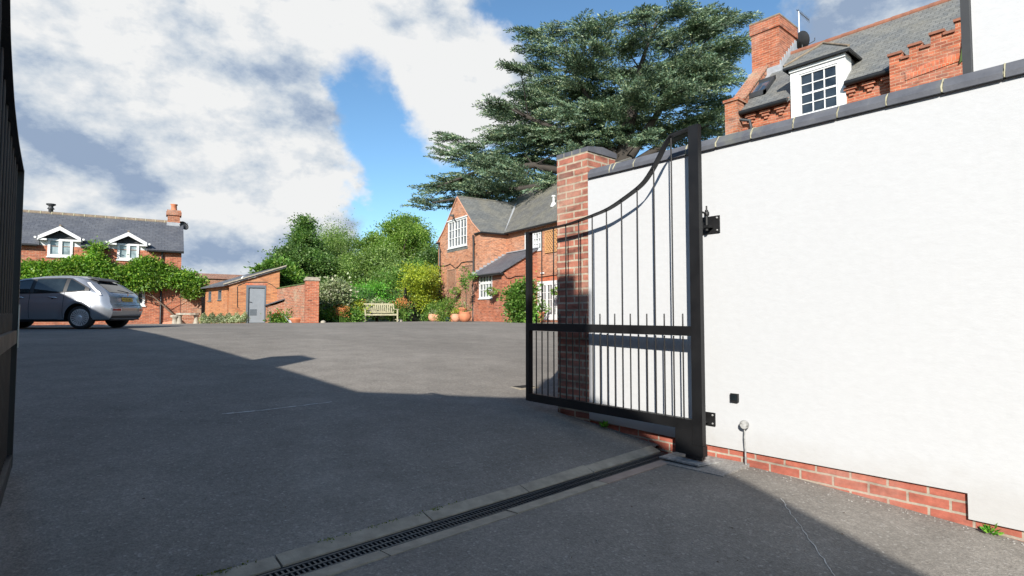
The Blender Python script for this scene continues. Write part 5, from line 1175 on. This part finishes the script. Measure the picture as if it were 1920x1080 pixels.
    # door gaps and handles
    for x in (1.22, 2.08, 3.1):
        skin([[(x-.005, .3+(zbelt(x)-.3)*j/10) for j in range(11)], [(x+.005, .3+(zbelt(x)-.3)*j/10) for j in range(11)]], 'door_gap', 'void', .006)
    for x in (1.42, 2.25):
        for sg in (-1, 1):
            y = yside(x, .86); mb = MB(); mb.tube([T(x-.02, sg*(y+.0), .855), T(x+.01, sg*(y+.03), .86), T(x+.17, sg*(y+.03), .865), T(x+.2, sg*(y+.0), .865)], .013, 6); mb.build('door_handle', 'chrome', body)
            mb = MB(); mb.lathe(T(x+.09, sg*(y-.005), .83), [(.035, 0), (.02, .01)], 10, rot=Vector((0, 0, 1)).rotation_difference(Lf*sg).to_matrix()); mb.build('handle_cup', 'gunmetal', body)
    # rear screen, spoiler, plate, lamps
    def rear(name, mat, y0, y1, zz0, zz1, off, par=None, n=8, m=6, tw=0):
        mb = MB(); vs = []; fs = []
        for j in range(m+1):
            z = zz0+(zz1-zz0)*j/m; k_ = 1-tw*j/m
            for i in range(n+1):
                y = (y0+(y1-y0)*i/n)*k_; vs.append(T(xr(z)+.16*abs(y/.9)**5-off, y, z))
        for j in range(m):
            for i in range(n): a = j*(n+1)+i; fs.append((a, a+1, a+n+2, a+n+1))
        mb.add(vs, fs, True); return mb.build(name, mat, par or body)
    rear('rear_screen', 'car_glass', -.60, .60, 1.02, 1.30, .012, tw=.12)
    mb = MB(); mb.slab([T(.58, -.50, 1.335), T(.58, .50, 1.335), T(.84, .55, 1.425), T(.84, -.55, 1.425)], (0, 0, .018)); mb.build('spoiler', 'gunmetal', body)
    mb = MB(); mb.tube([T(.09, -.02, 1.03), T(.11, -.3, 1.06), T(.13, -.42, 1.07)], .012, 6); mb.lathe(T(.10, 0, 1.01), [(.03, 0), (.03, .03)], 8); mb.build('wiper', 'black_plastic', body)
    rear('plate', 'plate_yellow', -.26, .26, .77, .875, .016)
    cu = bpy.data.curves.new('plate_text', 'FONT'); cu.body = 'V118 UKC'; cu.size = .105; cu.align_x = 'CENTER'; tmp = bpy.data.objects.new('tmp', cu); C.objects.link(tmp); bpy.context.view_layer.update()
    me = bpy.data.meshes.new_from_object(tmp.evaluated_get(bpy.context.evaluated_depsgraph_get())); bpy.data.objects.remove(tmp)
    mb = MB(); mb.add([T(xr(.78+v.co.y)-.019, v.co.x*.95, .785+v.co.y) for v in me.vertices], [tuple(p.vertices) for p in me.polygons]); mb.build('plate_lettering', 'black_plastic', body)
    rear('plate_recess', 'gunmetal', -.36, .36, .885, .90, .012)
    mb = MB(); mb.lathe(T(.088, 0, .955), [(.035, 0), (.03, .008)], 14, rot=Vector((0, 0, 1)).rotation_difference(-F).to_matrix()); mb.build('badge', 'chrome', body)
    rear('hatch_gap', 'void', -.66, .66, .668, .676, .006)
    rear('bumper_strip', 'gunmetal', -.70, .70, .30, .36, .008)
    for sg in (-1, 1):
        # tall lamps running up the rear pillars
        mb = MB(); P0 = []
        for z in (.93, 1.02, 1.11, 1.20, 1.28):
            xa = xr(z)+.16*(yside(.4, z)/.9)**5+.015; xb = xa+.075
            for x in (xa, (xa+xb)/2, xb): P0.append(T(x, sg*(yside(x*.6, z)+.016), z))
        mb.add(P0, [(i*3+j, i*3+j+1, i*3+j+4, i*3+j+3) for i in range(4) for j in range(2)], True); mb.build('tail_lamp', 'lamp_clear', body)
        mb = MB(); y = .62*sg; mb.add([T(xr(z)+.16*abs(yy/.9)**5-.012, yy, z) for z in (.50, .56) for yy in (.46*sg, .60*sg, .74*sg)], [(0, 1, 4, 3), (1, 2, 5, 4)]); mb.build('fog_lamp', 'lamp_red', body)
        mb = MB(); mb.add([T(xr(z)+.16*abs(yy/.9)**5-.008, yy, z) for z in (.485, .575) for yy in (.42*sg, .60*sg, .79*sg)], [(0, 1, 4, 3), (1, 2, 5, 4)]); mb.build('fog_lamp_surround', 'alloy', body)
    # wheels
    for wx in (RWX, FWX):
        for sg in (-1, 1):
            c = T(wx, sg*.80, WR); R_ = Vector((0, 0, 1)).rotation_difference(Lf*sg).to_matrix(); wh = MB(); wh.lathe(c, [(.225, -.1), (.30, -.11), (.316, -.08), (.318, .0), (.318, .06), (.305, .095), (.26, .105), (.228, .10)], 32, rot=R_); w_ = wh.build('wheel', 'rubber', t)
            mb = MB(); mb.lathe(c, [(.232, .10), (.222, .107), (.214, .09), (.205, .04), (.205, -.05)], 32, rot=R_)
            for k in range(20):
                a = 2*math.pi*k/20; d = R_ @ Vector((math.cos(a), math.sin(a), 0)); nrm_ = R_ @ Vector((0, 0, 1)); mb.beam(c+d*.05+nrm_*.085, c+d*.215+nrm_*.095, .020, .03, up=nrm_)
            mb.lathe(c, [(.065, .06), (.06, .10), (.03, .11), (.0, .11)][:3]+[(.005, .111)], 16, rot=R_); mb.build('rim', 'alloy', w_)
            mb = MB(); mb.lathe(c, [(.204, .01), (.15, .02), (.02, .03)], 20, rot=R_); mb.build('brake_disc', 'brake', w_)
    # seats inside, seen through the glass
    for x, y in ((1.25, -.36), (1.25, .36), (2.1, -.36), (2.1, .36)):
        mb = MB(); mb.lathe(T(x, y, .95), [(.22, -.3), (.24, 0), (.2, .2), (.08, .24), (.12, .28), (.13, .40), (.08, .46)], 12); mb.build('seat', 'upholstery', t)
car()

# ============================================================ pots, baskets and small things by the house
def pot(px, py, h, r, mat, label, d, kind='plant_pot', prof=None, group=None, plantmat=None, pn=60, ps=.2, soil=True):
    q = at(px, py, d); q.z = gs(q.y); t = thing(kind, q, label, 'plant pot' if kind == 'plant_pot' else 'pot', group)
    prof = prof or [(.62, 0), (.85, .45), (1, .86), (1.08, .88), (1.08, 1), (.95, 1), (.93, .86)]
    mb = MB(); mb.lathe(q, [(a*r, b_*h) for a, b_ in prof], 20); mb.build('pot', mat, t)
    if plantmat:
        c = np.array(q+Vector((0, 0, h))); u = rand_unit(pn); u[:, 2] = np.abs(u[:, 2]); leaves_mesh('foliage', c+u*ps*(rng.random((pn, 1))**.5)*np.array([1, 1, 1.2]), u+np.array([0, 0, .4]), .09*(.6+.8*rng.random(pn)), .5, plantmat, t)
        mb = MB(); [mb.tube([c, c+u[i]*ps*.8], [.008, .003], 4, False) for i in range(6)]; mb.build('stem', 'vine_stem', t)
    return t
bulb = [(.45, 0), (.8, .15), (1.0, .45), (1.0, .7), (.86, .92), (.95, 1), (.85, 1), (.75, .9)]
pot(812, 598, .40, .27, 'terracotta_pale', 'pale terracotta pot with silvery plant nearest the garden gate', 31, prof=bulb, plantmat='leaf_silver', pn=80, ps=.22)
pot(821.5, 598, .40, .25, 'terracotta_pale', 'pale terracotta pot beside the corner downpipe of the wing', 31, prof=bulb, plantmat='leaf_silver', pn=50, ps=.2)
pot(839.5, 598.5, .26, .16, 'blue_glaze', 'small dark blue glazed pot among the terracotta pots', 30, prof=bulb)
pot(847, 599, .33, .17, 'terracotta', 'small terracotta pot half hidden between blue pot and pink pot', 30)
pot(854.5, 600, .40, .24, 'terracotta_pale', 'pinkish terracotta pot with a tuft of yellow-green leaves', 29.2, prof=bulb, plantmat='leaf_gold', pn=90, ps=.22)
pot(871.5, 600.5, .50, .33, 'terracotta', 'largest round terracotta pot standing below the diamond trellis', 28.8, prof=bulb, plantmat='leaf_light', pn=60, ps=.45)
pot(867, 596, .75, .24, 'terracotta', 'tall terracotta urn behind the largest pot against the wing wall', 30.2, plantmat='leaf_silver', pn=60, ps=.3)
pot(1013, 598, .52, .2, 'terracotta', 'square-shouldered terracotta pot with leafy shrub by the french doors', 26.6, plantmat='leaf_light', pn=260, ps=.5)
pot(556, 605, .22, .32, 'terracotta', 'wide low terracotta bowl at the foot of the garden wall', 26.0, prof=[(.7, 0), (.95, .6), (1.05, .8), (1.05, 1), (.9, 1)])
# small watering can by the bowl
q = at(546, 606, 25.9); q.z = gs(q.y); t = thing('watering_can', q, 'small pale metal watering can next to the terracotta bowl', 'watering can')
mb = MB(); mb.lathe(q, [(.10, 0), (.10, .18), (.07, .22), (.05, .22)], 14); mb.build('body', 'lead', t); mb = MB(); mb.tube([q+Vector((-.08, .05, .05)), q+Vector((-.25, .12, .3))], [.02, .012], 8); mb.lathe(q+Vector((-.25, .12, .3)), [(.012, 0), (.04, .03)], 10); mb.build('spout', 'lead', t); mb = MB(); mb.tube([q+Vector((.1, -.03, .06)), q+Vector((.17, -.05, .14)), q+Vector((.07, -.02, .24)), q+Vector((-.03, .0, .22))], .01, 6); mb.build('handle', 'lead', t)
q = at(508, 606, 26.2); q.z = gs(q.y); t = thing('lantern', q, 'small dark garden lantern beside the brick outhouse', 'lantern')
mb = MB(); mb.lathe(q, [(.09, 0), (.09, .05), (.05, .07), (.05, .22), (.10, .24), (.02, .34)], 10); mb.build('body', 'gunmetal', t)
def basket(pl, px, py, off, label, n=260, s=.30):
    a, z = pl.hit(px, py, off); q = pl.P(a, z, off); t = thing('hanging_basket', q, label, 'hanging basket', 'hanging baskets on the house')
    mb = MB(); mb.lathe(q, [(.06, -.20), (.16, -.14), (.22, 0), (.20, 0)], 14); mb.build('basket', 'vine_stem', t)
    mb = MB(); mb.tube([pl.P(a, z+.55, .0), pl.P(a, z+.58, off*.6), pl.P(a, z+.52, off)], .012, 6); [mb.tube([pl.P(a, z+.52, off), q+Vector((.2*math.cos(k), .2*math.sin(k), 0))], .004, 4, False) for k in (0, 2.1, 4.2)]; mb.build('bracket', 'gunmetal', t)
    u = rand_unit(n); c = np.array(q)+u*np.array([s, s, s*.55])*(rng.random((n, 1))**.4); leaves_mesh('foliage', c, u+np.array([0, 0, -.3]), .10*(.6+.8*rng.random(n)), .55, 'leaf_light', t)
    leaves_mesh('flowers', c[:30]*1.0+u[:30]*.02, u[:30], np.full(30, .05), .9, 'flower_white', t)
basket(wp, 854, 546, .4, 'hanging basket of trailing plants on the wing wall between the two trellis panels', 260, .34)
basket(lpp, 921, 546, .45, 'hanging basket in front of the small white window of the lean-to')
basket(hp, 1044, 546, .5, 'hanging basket beside the white french doors near the pillar')
# stone bench and trough against the cottage wall
q = at(350, 605, 28.5); q.z = gs(q.y); t = thing('stone_bench', q, 'rough stone garden table on thick legs against the cottage wall', 'stone table'); pb = Plane(q.x, q.y, 103, -1)
if pb.n.dot(FW) > 0: pb.n = -pb.n
mb = MB(); n = 14; top = [pb.P(.52*math.cos(2*math.pi*k/n)*(1+.06*random.random())+.05, q.z+.50, .32*math.sin(2*math.pi*k/n)) for k in range(n)]; mb.slab(top, (0, 0, .10)); mb.build('top', 'stone', t)
for a in (-.32, .42): mb = MB(); mb.lathe(pb.P(a, q.z, 0), [(.16, 0), (.12, .15), (.10, .35), (.14, .5)], 7); mb.build('leg', 'stone', t)
q = at(328, 606, 28.3); q.z = gs(q.y); t = thing('stone_stool', q, 'small rough stone stool left of the stone garden table', 'stone stool')
mb = MB(); mb.lathe(q, [(.18, 0), (.13, .12), (.12, .34), (.22, .40), (.22, .47), (.1, .5)], 8); mb.build('seat', 'stone', t)
q = at(314, 606, 28.9); q.z = gs(q.y); t = thing('brick_block', q, 'short terracotta edging block on the ground by the cottage downpipe', 'block'); mb = MB(); mb.hexa([q+Vector(v) for v in ((-.22, -.06, 0), (.22, -.12, 0), (.22, .08, 0), (-.22, .1, 0), (-.2, -.05, .12), (.18, -.1, .2), (.18, .06, .2), (-.2, .08, .12))]); mb.build('block', 'terracotta_pale', t)
# boulders at the flower bed
for px, py, s_, lab, d in ((606, 604, .11, 'pale rounded boulder at the foot of the brick wall pillar', 25.4), (750, 600, .13, 'low stone block between the bench and the garden gate', 29.5)):
    q = at(px, py, d); q.z = gs(q.y); mb = MB(); mb.lathe(q, [(s_*1.1, -.02), (s_*1.15, s_*.3), (s_*.9, s_*.7), (s_*.4, s_*.95), (.01, s_)], 9); tag(mb.build('boulder', 'stone'), lab, 'boulder')

# ============================================================ planting
def strip(name, label, cat, P0, P1, w_, h, n, leaf, mat, group=None, zoff=0, top=None):
    P0 = Vector(P0); P1 = Vector(P1); c = P0.lerp(P1, .5); t = thing(name, (c.x, c.y, gs(c.y)), label, cat, group)
    d = (P1-P0); u_ = d.normalized(); s_ = Vector((-u_.y, u_.x)); tt = rng.random(n); off = rng.normal(size=n)*w_*.45; hh = (rng.random(n)**.7)*h*(.7+.5*np.sin(tt*17+h*9)**2)*(1-np.minimum(1, np.abs(off)/w_)*.5)
    X = P0.x+d.x*tt+s_.x*off; Y = P0.y+d.y*tt+s_.y*off; Zz = np.array([gs(y) for y in Y])+hh+zoff
    dd = rng.normal(size=(n, 3)); dd[:, 2] = np.abs(dd[:, 2])+.4
    leaves_mesh('foliage', np.stack([X, Y, Zz], 1), dd, leaf*(.6+.8*rng.random(n)), .45, mat, t)
    mb = MB()
    for i in range(18): k = i/17; p = P0.lerp(P1, k); z = gs(p.y); mb.tube([(p.x, p.y, z), (p.x+.02, p.y, z+h*.5)], [.008, .004], 4, False)
    mb.build('stem', 'vine_stem', t); return t
def g2(px, py, d): q = at(px, py, d); return Vector((q.x, q.y))
V2 = lambda v: (v.x, v.y)
strip('ground_cover', 'low pale variegated ground cover along the foot of the shed', 'plant', g2(378, 606, 25.9), g2(462, 606, 25.9), .34, .44, 8000, .06, 'leaf_silver')
strip('ground_cover_', 'x', 'x', g2(378, 606, 27.2), g2(466, 606, 27.3), .3, .36, 2, .08, 'leaf_light') if False else None
plant('flowering_plant', 'clump of red and green flowering plants beside the brick outhouse', 'plant', [(524, 596, 11, 8)], 26.2, 24, 40, .16, .11, 'leaf_ivy', tr=.02, limbs=4, part='foliage')
plant('climber', 'sprawling bright green climber covering the front wall of the cottage', 'climbing plant',
      [(50, 515, 18, 18), (75, 508, 22, 14), (100, 516, 22, 16), (125, 506, 24, 16), (150, 500, 22, 16), (168, 494, 15, 10), (176, 475, 5, 8), (182, 462, 7, 3), (186, 500, 14, 14), (200, 515, 18, 14), (222, 520, 18, 13), (245, 512, 18, 13), (265, 502, 18, 12), (284, 494, 13, 9), (300, 512, 20, 15), (285, 525, 22, 17), (320, 520, 20, 13), (345, 525, 20, 13), (366, 534, 15, 13), (358, 549, 8, 9), (250, 530, 20, 14), (130, 526, 60, 12), (80, 530, 40, 10)], wall_depth, 1700, 56, .13, .12, 'leaf_vine', flat=.8, shell=.25, zr=.30, base=tuple(cpn.P(cpn.hit(345, 560)[0], gs(31), .25)), limbs=3, tr=.05, bark='vine_stem', droop=.3, part='foliage', aspect=.55)
BED = [(602, 570, 640, 606), ]
plant('smoke_bush', 'greyish purple shrub with dusty leaves against the wall pillar', 'shrub', [(618, 560, 24, 34), (632, 548, 20, 18)], 28.2, 130, 55, .22, .12, 'leaf_silver', tr=.06, part='foliage')
plant('bright_shrub', 'bright lime green leafy shrub behind the railings left of the bench', 'shrub', [(668, 566, 34, 24), (698, 560, 28, 20), (650, 580, 22, 18), (720, 572, 20, 14)], 32.0, 230, 80, .22, .10, 'leaf_bright', tr=.06, part='foliage')
plant('round_shrub', 'dense mid green shrub rising behind the railings above the bench', 'shrub', [(738, 545, 36, 34), (770, 520, 32, 24), (720, 560, 30, 24), (775, 555, 30, 30)], 36, 300, 120, .28, .10, 'leaf_ivy', tr=.09, part='foliage')
plant('golden_shrub', 'yellow-green golden shrub next to the corner of the brick wing', 'shrub', [(790, 532, 31, 28), (800, 515, 18, 15), (802, 552, 22, 24), (775, 545, 18, 20)], 35, 280, 70, .22, .11, 'leaf_gold', tr=.08, part='foliage')
plant('dark_shrub', 'dark green shrub at the foot of the golden shrub by the house corner', 'shrub', [(802, 576, 18, 16), (784, 572, 14, 8)], 35.2, 80, 50, .2, .12, 'leaf_dark', tr=.04, part='foliage')
plant('white_flowers', 'white flowering plants between the garden gate and the pots', 'plant', [(808, 583, 10, 10), (802, 592, 8, 6)], 33.5, 50, 40, .16, .09, 'leaf_light', tr=.02, limbs=5, part='foliage')
for px, py, rx, ry, mat, lab, d in ((618, 594, 17, 10, 'leaf_light', 'low green plants in the flower bed next to the wall pillar', 27.4), (652, 594, 22, 11, 'leaf_ivy', 'dark leafy perennials in the flower bed left of the bench', 27.9), (662, 580, 16, 10, 'leaf_gold', 'yellowish perennials at the back of the bed left of the bench', 28.6), (746, 586, 10, 12, 'leaf_ivy', 'bluish green leafy plant right of the bench', 30.0), (709, 578, 26, 8, 'leaf_silver', 'pale spiky plants directly behind the bench backrest', 30.3)):
    plant('perennials', lab, 'plant', [(px, py, rx, ry)], d, 60, 55, .18, .11, mat, tr=.02, limbs=5, part='foliage', group=None)
def flowers(px, py, rx, ry, d, n, mat, lab, s=.09):
    q = at(px, py, d); t = thing('flowers', (q.x, q.y, gs(q.y)), lab, 'flowers'); P_, D_, cc = clumps([(px, py, rx, ry)], d, 14, n//14, .12, shell=.2, zr=.6); D_[:, 2] += .8
    leaves_mesh('petals', P_, D_, np.full(len(P_), s), .6, mat, t); mb = MB(); [mb.tube([(c[0], c[1], gs(c[1])), c], [.008, .004], 4, False) for c in cc]; mb.build('stem', 'leaf_light', t)
flowers(640, 585, 14, 8, 27.0, 420, 'flower_orange', 'orange-red flowers in the bed left of the bench', .06)
flowers(676, 569, 8, 4, 29.5, 100, 'flower_orange', 'small orange flowers peeping above the left end of the bench')
flowers(753, 568, 13, 8, 29.6, 360, 'flower_orange', 'orange-red flowers above the right end of the bench', .06)
flowers(517, 588, 5, 3, 26.1, 60, 'flower_red', 'few dark red flowers by the brick outhouse', .08)
plant('wall_shrub', 'bushy green climbing shrub against the brick wall of the lean-to behind the gate', 'shrub', [(975, 580, 17, 24), (970, 552, 17, 14), (985, 545, 14, 14), (990, 585, 12, 20)], 26.6, 170, 55, .2, .13, 'leaf_ivy', tr=.05, part='foliage', zr=.5)
plant('climber', 'thin green climber on the right trellis of the wing wall', 'climbing plant', [(868, 520, 3, 14), (872, 535, 3, 8), (883, 516, 3, 8)], 30.4, 18, 30, .10, .10, 'leaf_ivy', tr=.03, limbs=4, part='foliage', zr=.3)
plant('climbing_rose', 'wispy green shrub growing between the pots and the left trellis', 'shrub', [(838, 580, 14, 18), (848, 570, 8, 14), (832, 592, 10, 8)], 30.0, 60, 36, .18, .09, 'leaf_mid', tr=.03, limbs=8, part='foliage')
plant('garden_grass', 'patch of tall bright green plants seen through the garden gate', 'plant', [(777, 592, 18, 7)], 37, 60, 50, .2, .14, 'leaf_bright', tr=.02, limbs=4, part='foliage')
plant('ivy', 'ivy growing over the tall end of the shed roof', 'climbing plant', [(518, 500, 14, 7), (495, 507, 14, 4), (535, 518, 10, 20), (548, 528, 14, 16)], 30.3, 170, 46, .2, .17, 'leaf_ivy', tr=.05, limbs=10, part='foliage', zr=.4)
plant('ivy', 'small tuft of foliage hanging behind the french doors basket by the pillar', 'climbing plant', [(1052, 470, 4, 12)], 26, 10, 30, .14, .1, 'leaf_ivy', tr=.02, limbs=3, part='foliage', zr=.4) if False else None

# ------------------------------------------------------------ trees beyond the garden
plant('fir_tree', 'dark pointed tree rising behind the shed and garden wall', 'tree', [(571, 420, 3, 15), (570, 440, 10, 14), (568, 456, 20, 10), (566, 474, 30, 16), (568, 498, 44, 24), (566, 525, 42, 24), (600, 510, 24, 40)], 40, 620, 130, .34, .145, 'leaf_dark', tr=.28, limbs=40, flat=.5, shell=.4, group='trees beyond the garden')
plant('birch_tree', 'drooping grey-green birch behind the dark pointed tree', 'tree', [(628, 452, 24, 20), (622, 480, 34, 26), (640, 505, 30, 26)], 46, 340, 130, .5, .13, 'leaf_birch', tr=.2, bark='bark_pale', limbs=30, droop=1.2, flat=1.2, group='trees beyond the garden', aspect=.4)
plant('broadleaf_tree', 'tallest open-crowned green tree in the middle beyond the garden', 'tree', [(745, 432, 40, 24), (775, 440, 24, 14), (760, 462, 44, 24), (712, 455, 24, 18), (785, 480, 28, 22), (735, 490, 44, 28), (688, 462, 16, 8)], 48, 420, 130, .38, .155, 'leaf_mid', tr=.32, limbs=60, flat=.55, shell=.5, group='trees beyond the garden')
plant('broadleaf_tree', 'loose yellowish green tree in front of the tallest tree', 'tree', [(690, 492, 40, 26), (665, 520, 40, 28), (715, 525, 36, 28), (650, 545, 40, 24)], 42, 460, 120, .5, .135, 'leaf_birch', tr=.2, bark='bark_pale', limbs=36, droop=.4, group='trees beyond the garden')
plant('broadleaf_tree', 'dark green tree right of the tallest tree, against the brick wing', 'tree', [(812, 505, 26, 34), (800, 530, 30, 28), (830, 540, 30, 40)], 46, 340, 120, .5, .15, 'leaf_dark', tr=.25, limbs=30, group='trees beyond the garden')
t = plant('distant_wood', 'x', 'wood', [(560, 545, 60, 30), (640, 560, 60, 28), (720, 560, 60, 30), (800, 560, 50, 36), (500, 575, 60, 20)], 60, 800, 110, .8, .24, 'leaf_mid', tr=0, limbs=0, part='crown')
t['label'] = 'dense hedge of trees filling the background behind the garden'; t['category'] = 'hedge'

# ------------------------------------------------------------ the cedar
def cedar():
    d = 38; base = at(1172, 600, d); base.z = gs(base.y); t = thing('cedar_tree', base, 'huge spreading blue-green cedar towering over the house and the white wall', 'tree')
    pads = [(800, 377, 26, 10), (830, 352, 30, 11), (862, 330, 26, 12), (845, 285, 24, 16), (880, 345, 44, 20), (870, 375, 60, 14), (925, 355, 56, 22), (905, 300, 40, 18), (850, 255, 18, 10), (890, 275, 28, 14), (950, 250, 44, 18), (935, 195, 24, 12), (965, 215, 40, 18), (975, 290, 60, 26), (985, 340, 56, 26), (1005, 250, 50, 24),
            (1000, 62, 20, 8), (1025, 90, 40, 16), (1010, 130, 40, 16), (975, 128, 20, 8), (1055, 60, 40, 12), (1040, 160, 56, 22), (1010, 190, 50, 20), (1050, 210, 60, 24), (1050, 260, 50, 24), (1035, 310, 40, 30), (1090, 105, 50, 22), (1110, 55, 50, 12), (1130, 40, 30, 8), (1110, 150, 56, 24), (1120, 210, 50, 20), (1100, 250, 44, 20),
            (1160, 85, 50, 18), (1195, 40, 40, 14), (1205, 18, 26, 8), (1180, 130, 56, 22), (1170, 180, 50, 20), (1240, 75, 50, 20), (1250, 25, 30, 12), (1275, 12, 30, 8), (1255, 125, 56, 22), (1300, 60, 50, 18), (1320, 30, 40, 12), (1350, 55, 44, 14), (1385, 35, 34, 9), (1340, 95, 44, 20), (1370, 80, 30, 12), (1310, 130, 44, 20), (1345, 150, 30, 16), (1280, 175, 56, 18), (1330, 190, 40, 18), (1230, 190, 40, 16), (1290, 225, 56, 18), (1340, 225, 26, 16), (1225, 240, 44, 16), (1270, 260, 44, 14), (1150, 245, 30, 14), (1350, 120, 34, 14), (1075, 285, 30, 12), (1330, 250, 30, 12), (1180, 220, 44, 26), (1200, 170, 40, 26), (1150, 200, 40, 26), (1215, 260, 40, 14), (1140, 270, 34, 14), (1090, 230, 36, 20), (1290, 150, 40, 22), (1180, 270, 30, 10), (1240, 150, 40, 24), (1085, 180, 40, 22), (950, 320, 50, 20), (1010, 370, 30, 12), (1040, 345, 24, 20), (960, 375, 50, 12)]
    tw = []; cen = []; dirs = []; axis0 = Vector((base.x, base.y, 0)); limbs = []
    trunk_px = 1180
    for (cx, cy, rx, ry) in pads:
        dep = d+rng.uniform(-3.5, 3.5); c = at(cx, cy, dep)
        limbs.append(c)
        ns = max(7, int(rx*ry/38)); slope = rng.uniform(-.02, .42); twist = rng.normal()*.35
        for k in range(ns):
            u = rand_unit(1)[0]; r = rng.random()**.45
            p = c+RT*(u[0]*rx*dep/FPX*r)+Vector((FW.x, FW.y, 0))*(u[1]*rx*dep/FPX*r*.8)+Vector((0, 0, u[2]*ry*dep/FPX*r))
            o_ = Vector((p.x-base.x, p.y-base.y, 0)); 
            if o_.length < .5: o_ = Vector((u[0], u[1], 0))
            dv = o_.normalized()+Vector((rng.normal()*.32+twist*o_.normalized().y, rng.normal()*.32-twist*o_.normalized().x, slope+rng.normal()*.12)); dv.normalize()
            ln = rng.uniform(1.5, 3.0)
            side = dv.cross(Vector((0, 0, 1))).normalized()
            st = p-dv*ln*.42; nb = int(ln*9); droop = rng.uniform(.05, .22)
            for b_ in range(nb):
                f = (b_+.5)/nb; bp_ = st+dv*ln*f+Vector((0, 0, -droop*ln*f*f)); sg = 1 if b_ % 2 else -1; bl_ = ln*.34*(1.05-f)**.8*rng.uniform(.6, 1.25)+.08
                bd = (dv*.9+side*sg*.75+Vector((0, 0, rng.normal()*.10-.10))).normalized()
                nk = max(4, int(bl_/.040)); tt = (np.arange(nk)+.5)/nk; bdn = np.array(bd)
                q = np.array(bp_)+bdn*bl_*tt[:, None]+np.array([0, 0, -.12])*(bl_*tt**2)[:, None]
                cen.append(q); dirs.append(bdn+rng.normal(size=(nk, 3))*.36+np.array([0, 0, .14]))
                tw.append((bp_, bp_+bd*bl_*.9))
    cen = np.concatenate(cen); dirs = np.concatenate(dirs); N = len(cen)
    print('cedar needles', N)
    leaves_mesh('crown', cen, dirs, .14+.11*rng.random(N), .30, 'needles', t)
    mb = MB()
    def P(px, py, dd=0): return at(px, py, d+dd)
    tr = P(1180, 300)
    main = [base, Vector((base.x, base.y, base.z+5)), P(1168, 300), P(1175, 250), P(1190, 190), P(1200, 130), P(1215, 80), P(1235, 30)]
    mb.tube(main, [.85, .72, .60, .46, .30, .2, .1, .03], 12)
    mb.tube([P(1168, 310), P(1190, 280, -.5), P(1215, 240, -.5), P(1255, 180), P(1290, 120), P(1330, 70)], [.42, .34, .24, .15, .07, .02], 10)
    mb.tube([P(1165, 320), P(1140, 270), P(1110, 200), P(1080, 140), P(1050, 80)], [.4, .28, .18, .10, .03], 10)
    mb.tube([P(1165, 340), P(1120, 290), P(1060, 250), P(990, 220), P(950, 200)], [.4, .3, .22, .14, .04], 8)
    mb.tube([P(1165, 350), P(1100, 330), P(1000, 310), P(900, 320), P(820, 350)], [.4, .3, .22, .14, .04], 8)
    mb.tube([P(1165, 360), P(1100, 345), P(1000, 350), P(900, 365), P(810, 380)], [.4, .3, .22, .14, .04], 8)
    mb.tube([P(1170, 320), P(1230, 280), P(1290, 250), P(1340, 230)], [.35, .25, .15, .04], 8)
    joints = [P(1168, 300), P(1175, 250), P(1190, 190), P(1200, 130), P(1215, 80), P(1255, 180), P(1290, 120), P(1110, 200), P(1080, 140), P(1060, 250), P(990, 220), P(1000, 310), P(900, 320), P(1230, 280), P(1290, 250)]
    for c in limbs:
        j = min(joints, key=lambda q: (q-c).length+max(0, q.z-c.z)*.5); m_ = j.lerp(c, .5)+Vector((0, 0, .25)); mb.tube([j, m_, c], [.06, .04, .02], 5, False)
    mb.build('trunk', 'bark_dark', t)
cedar()
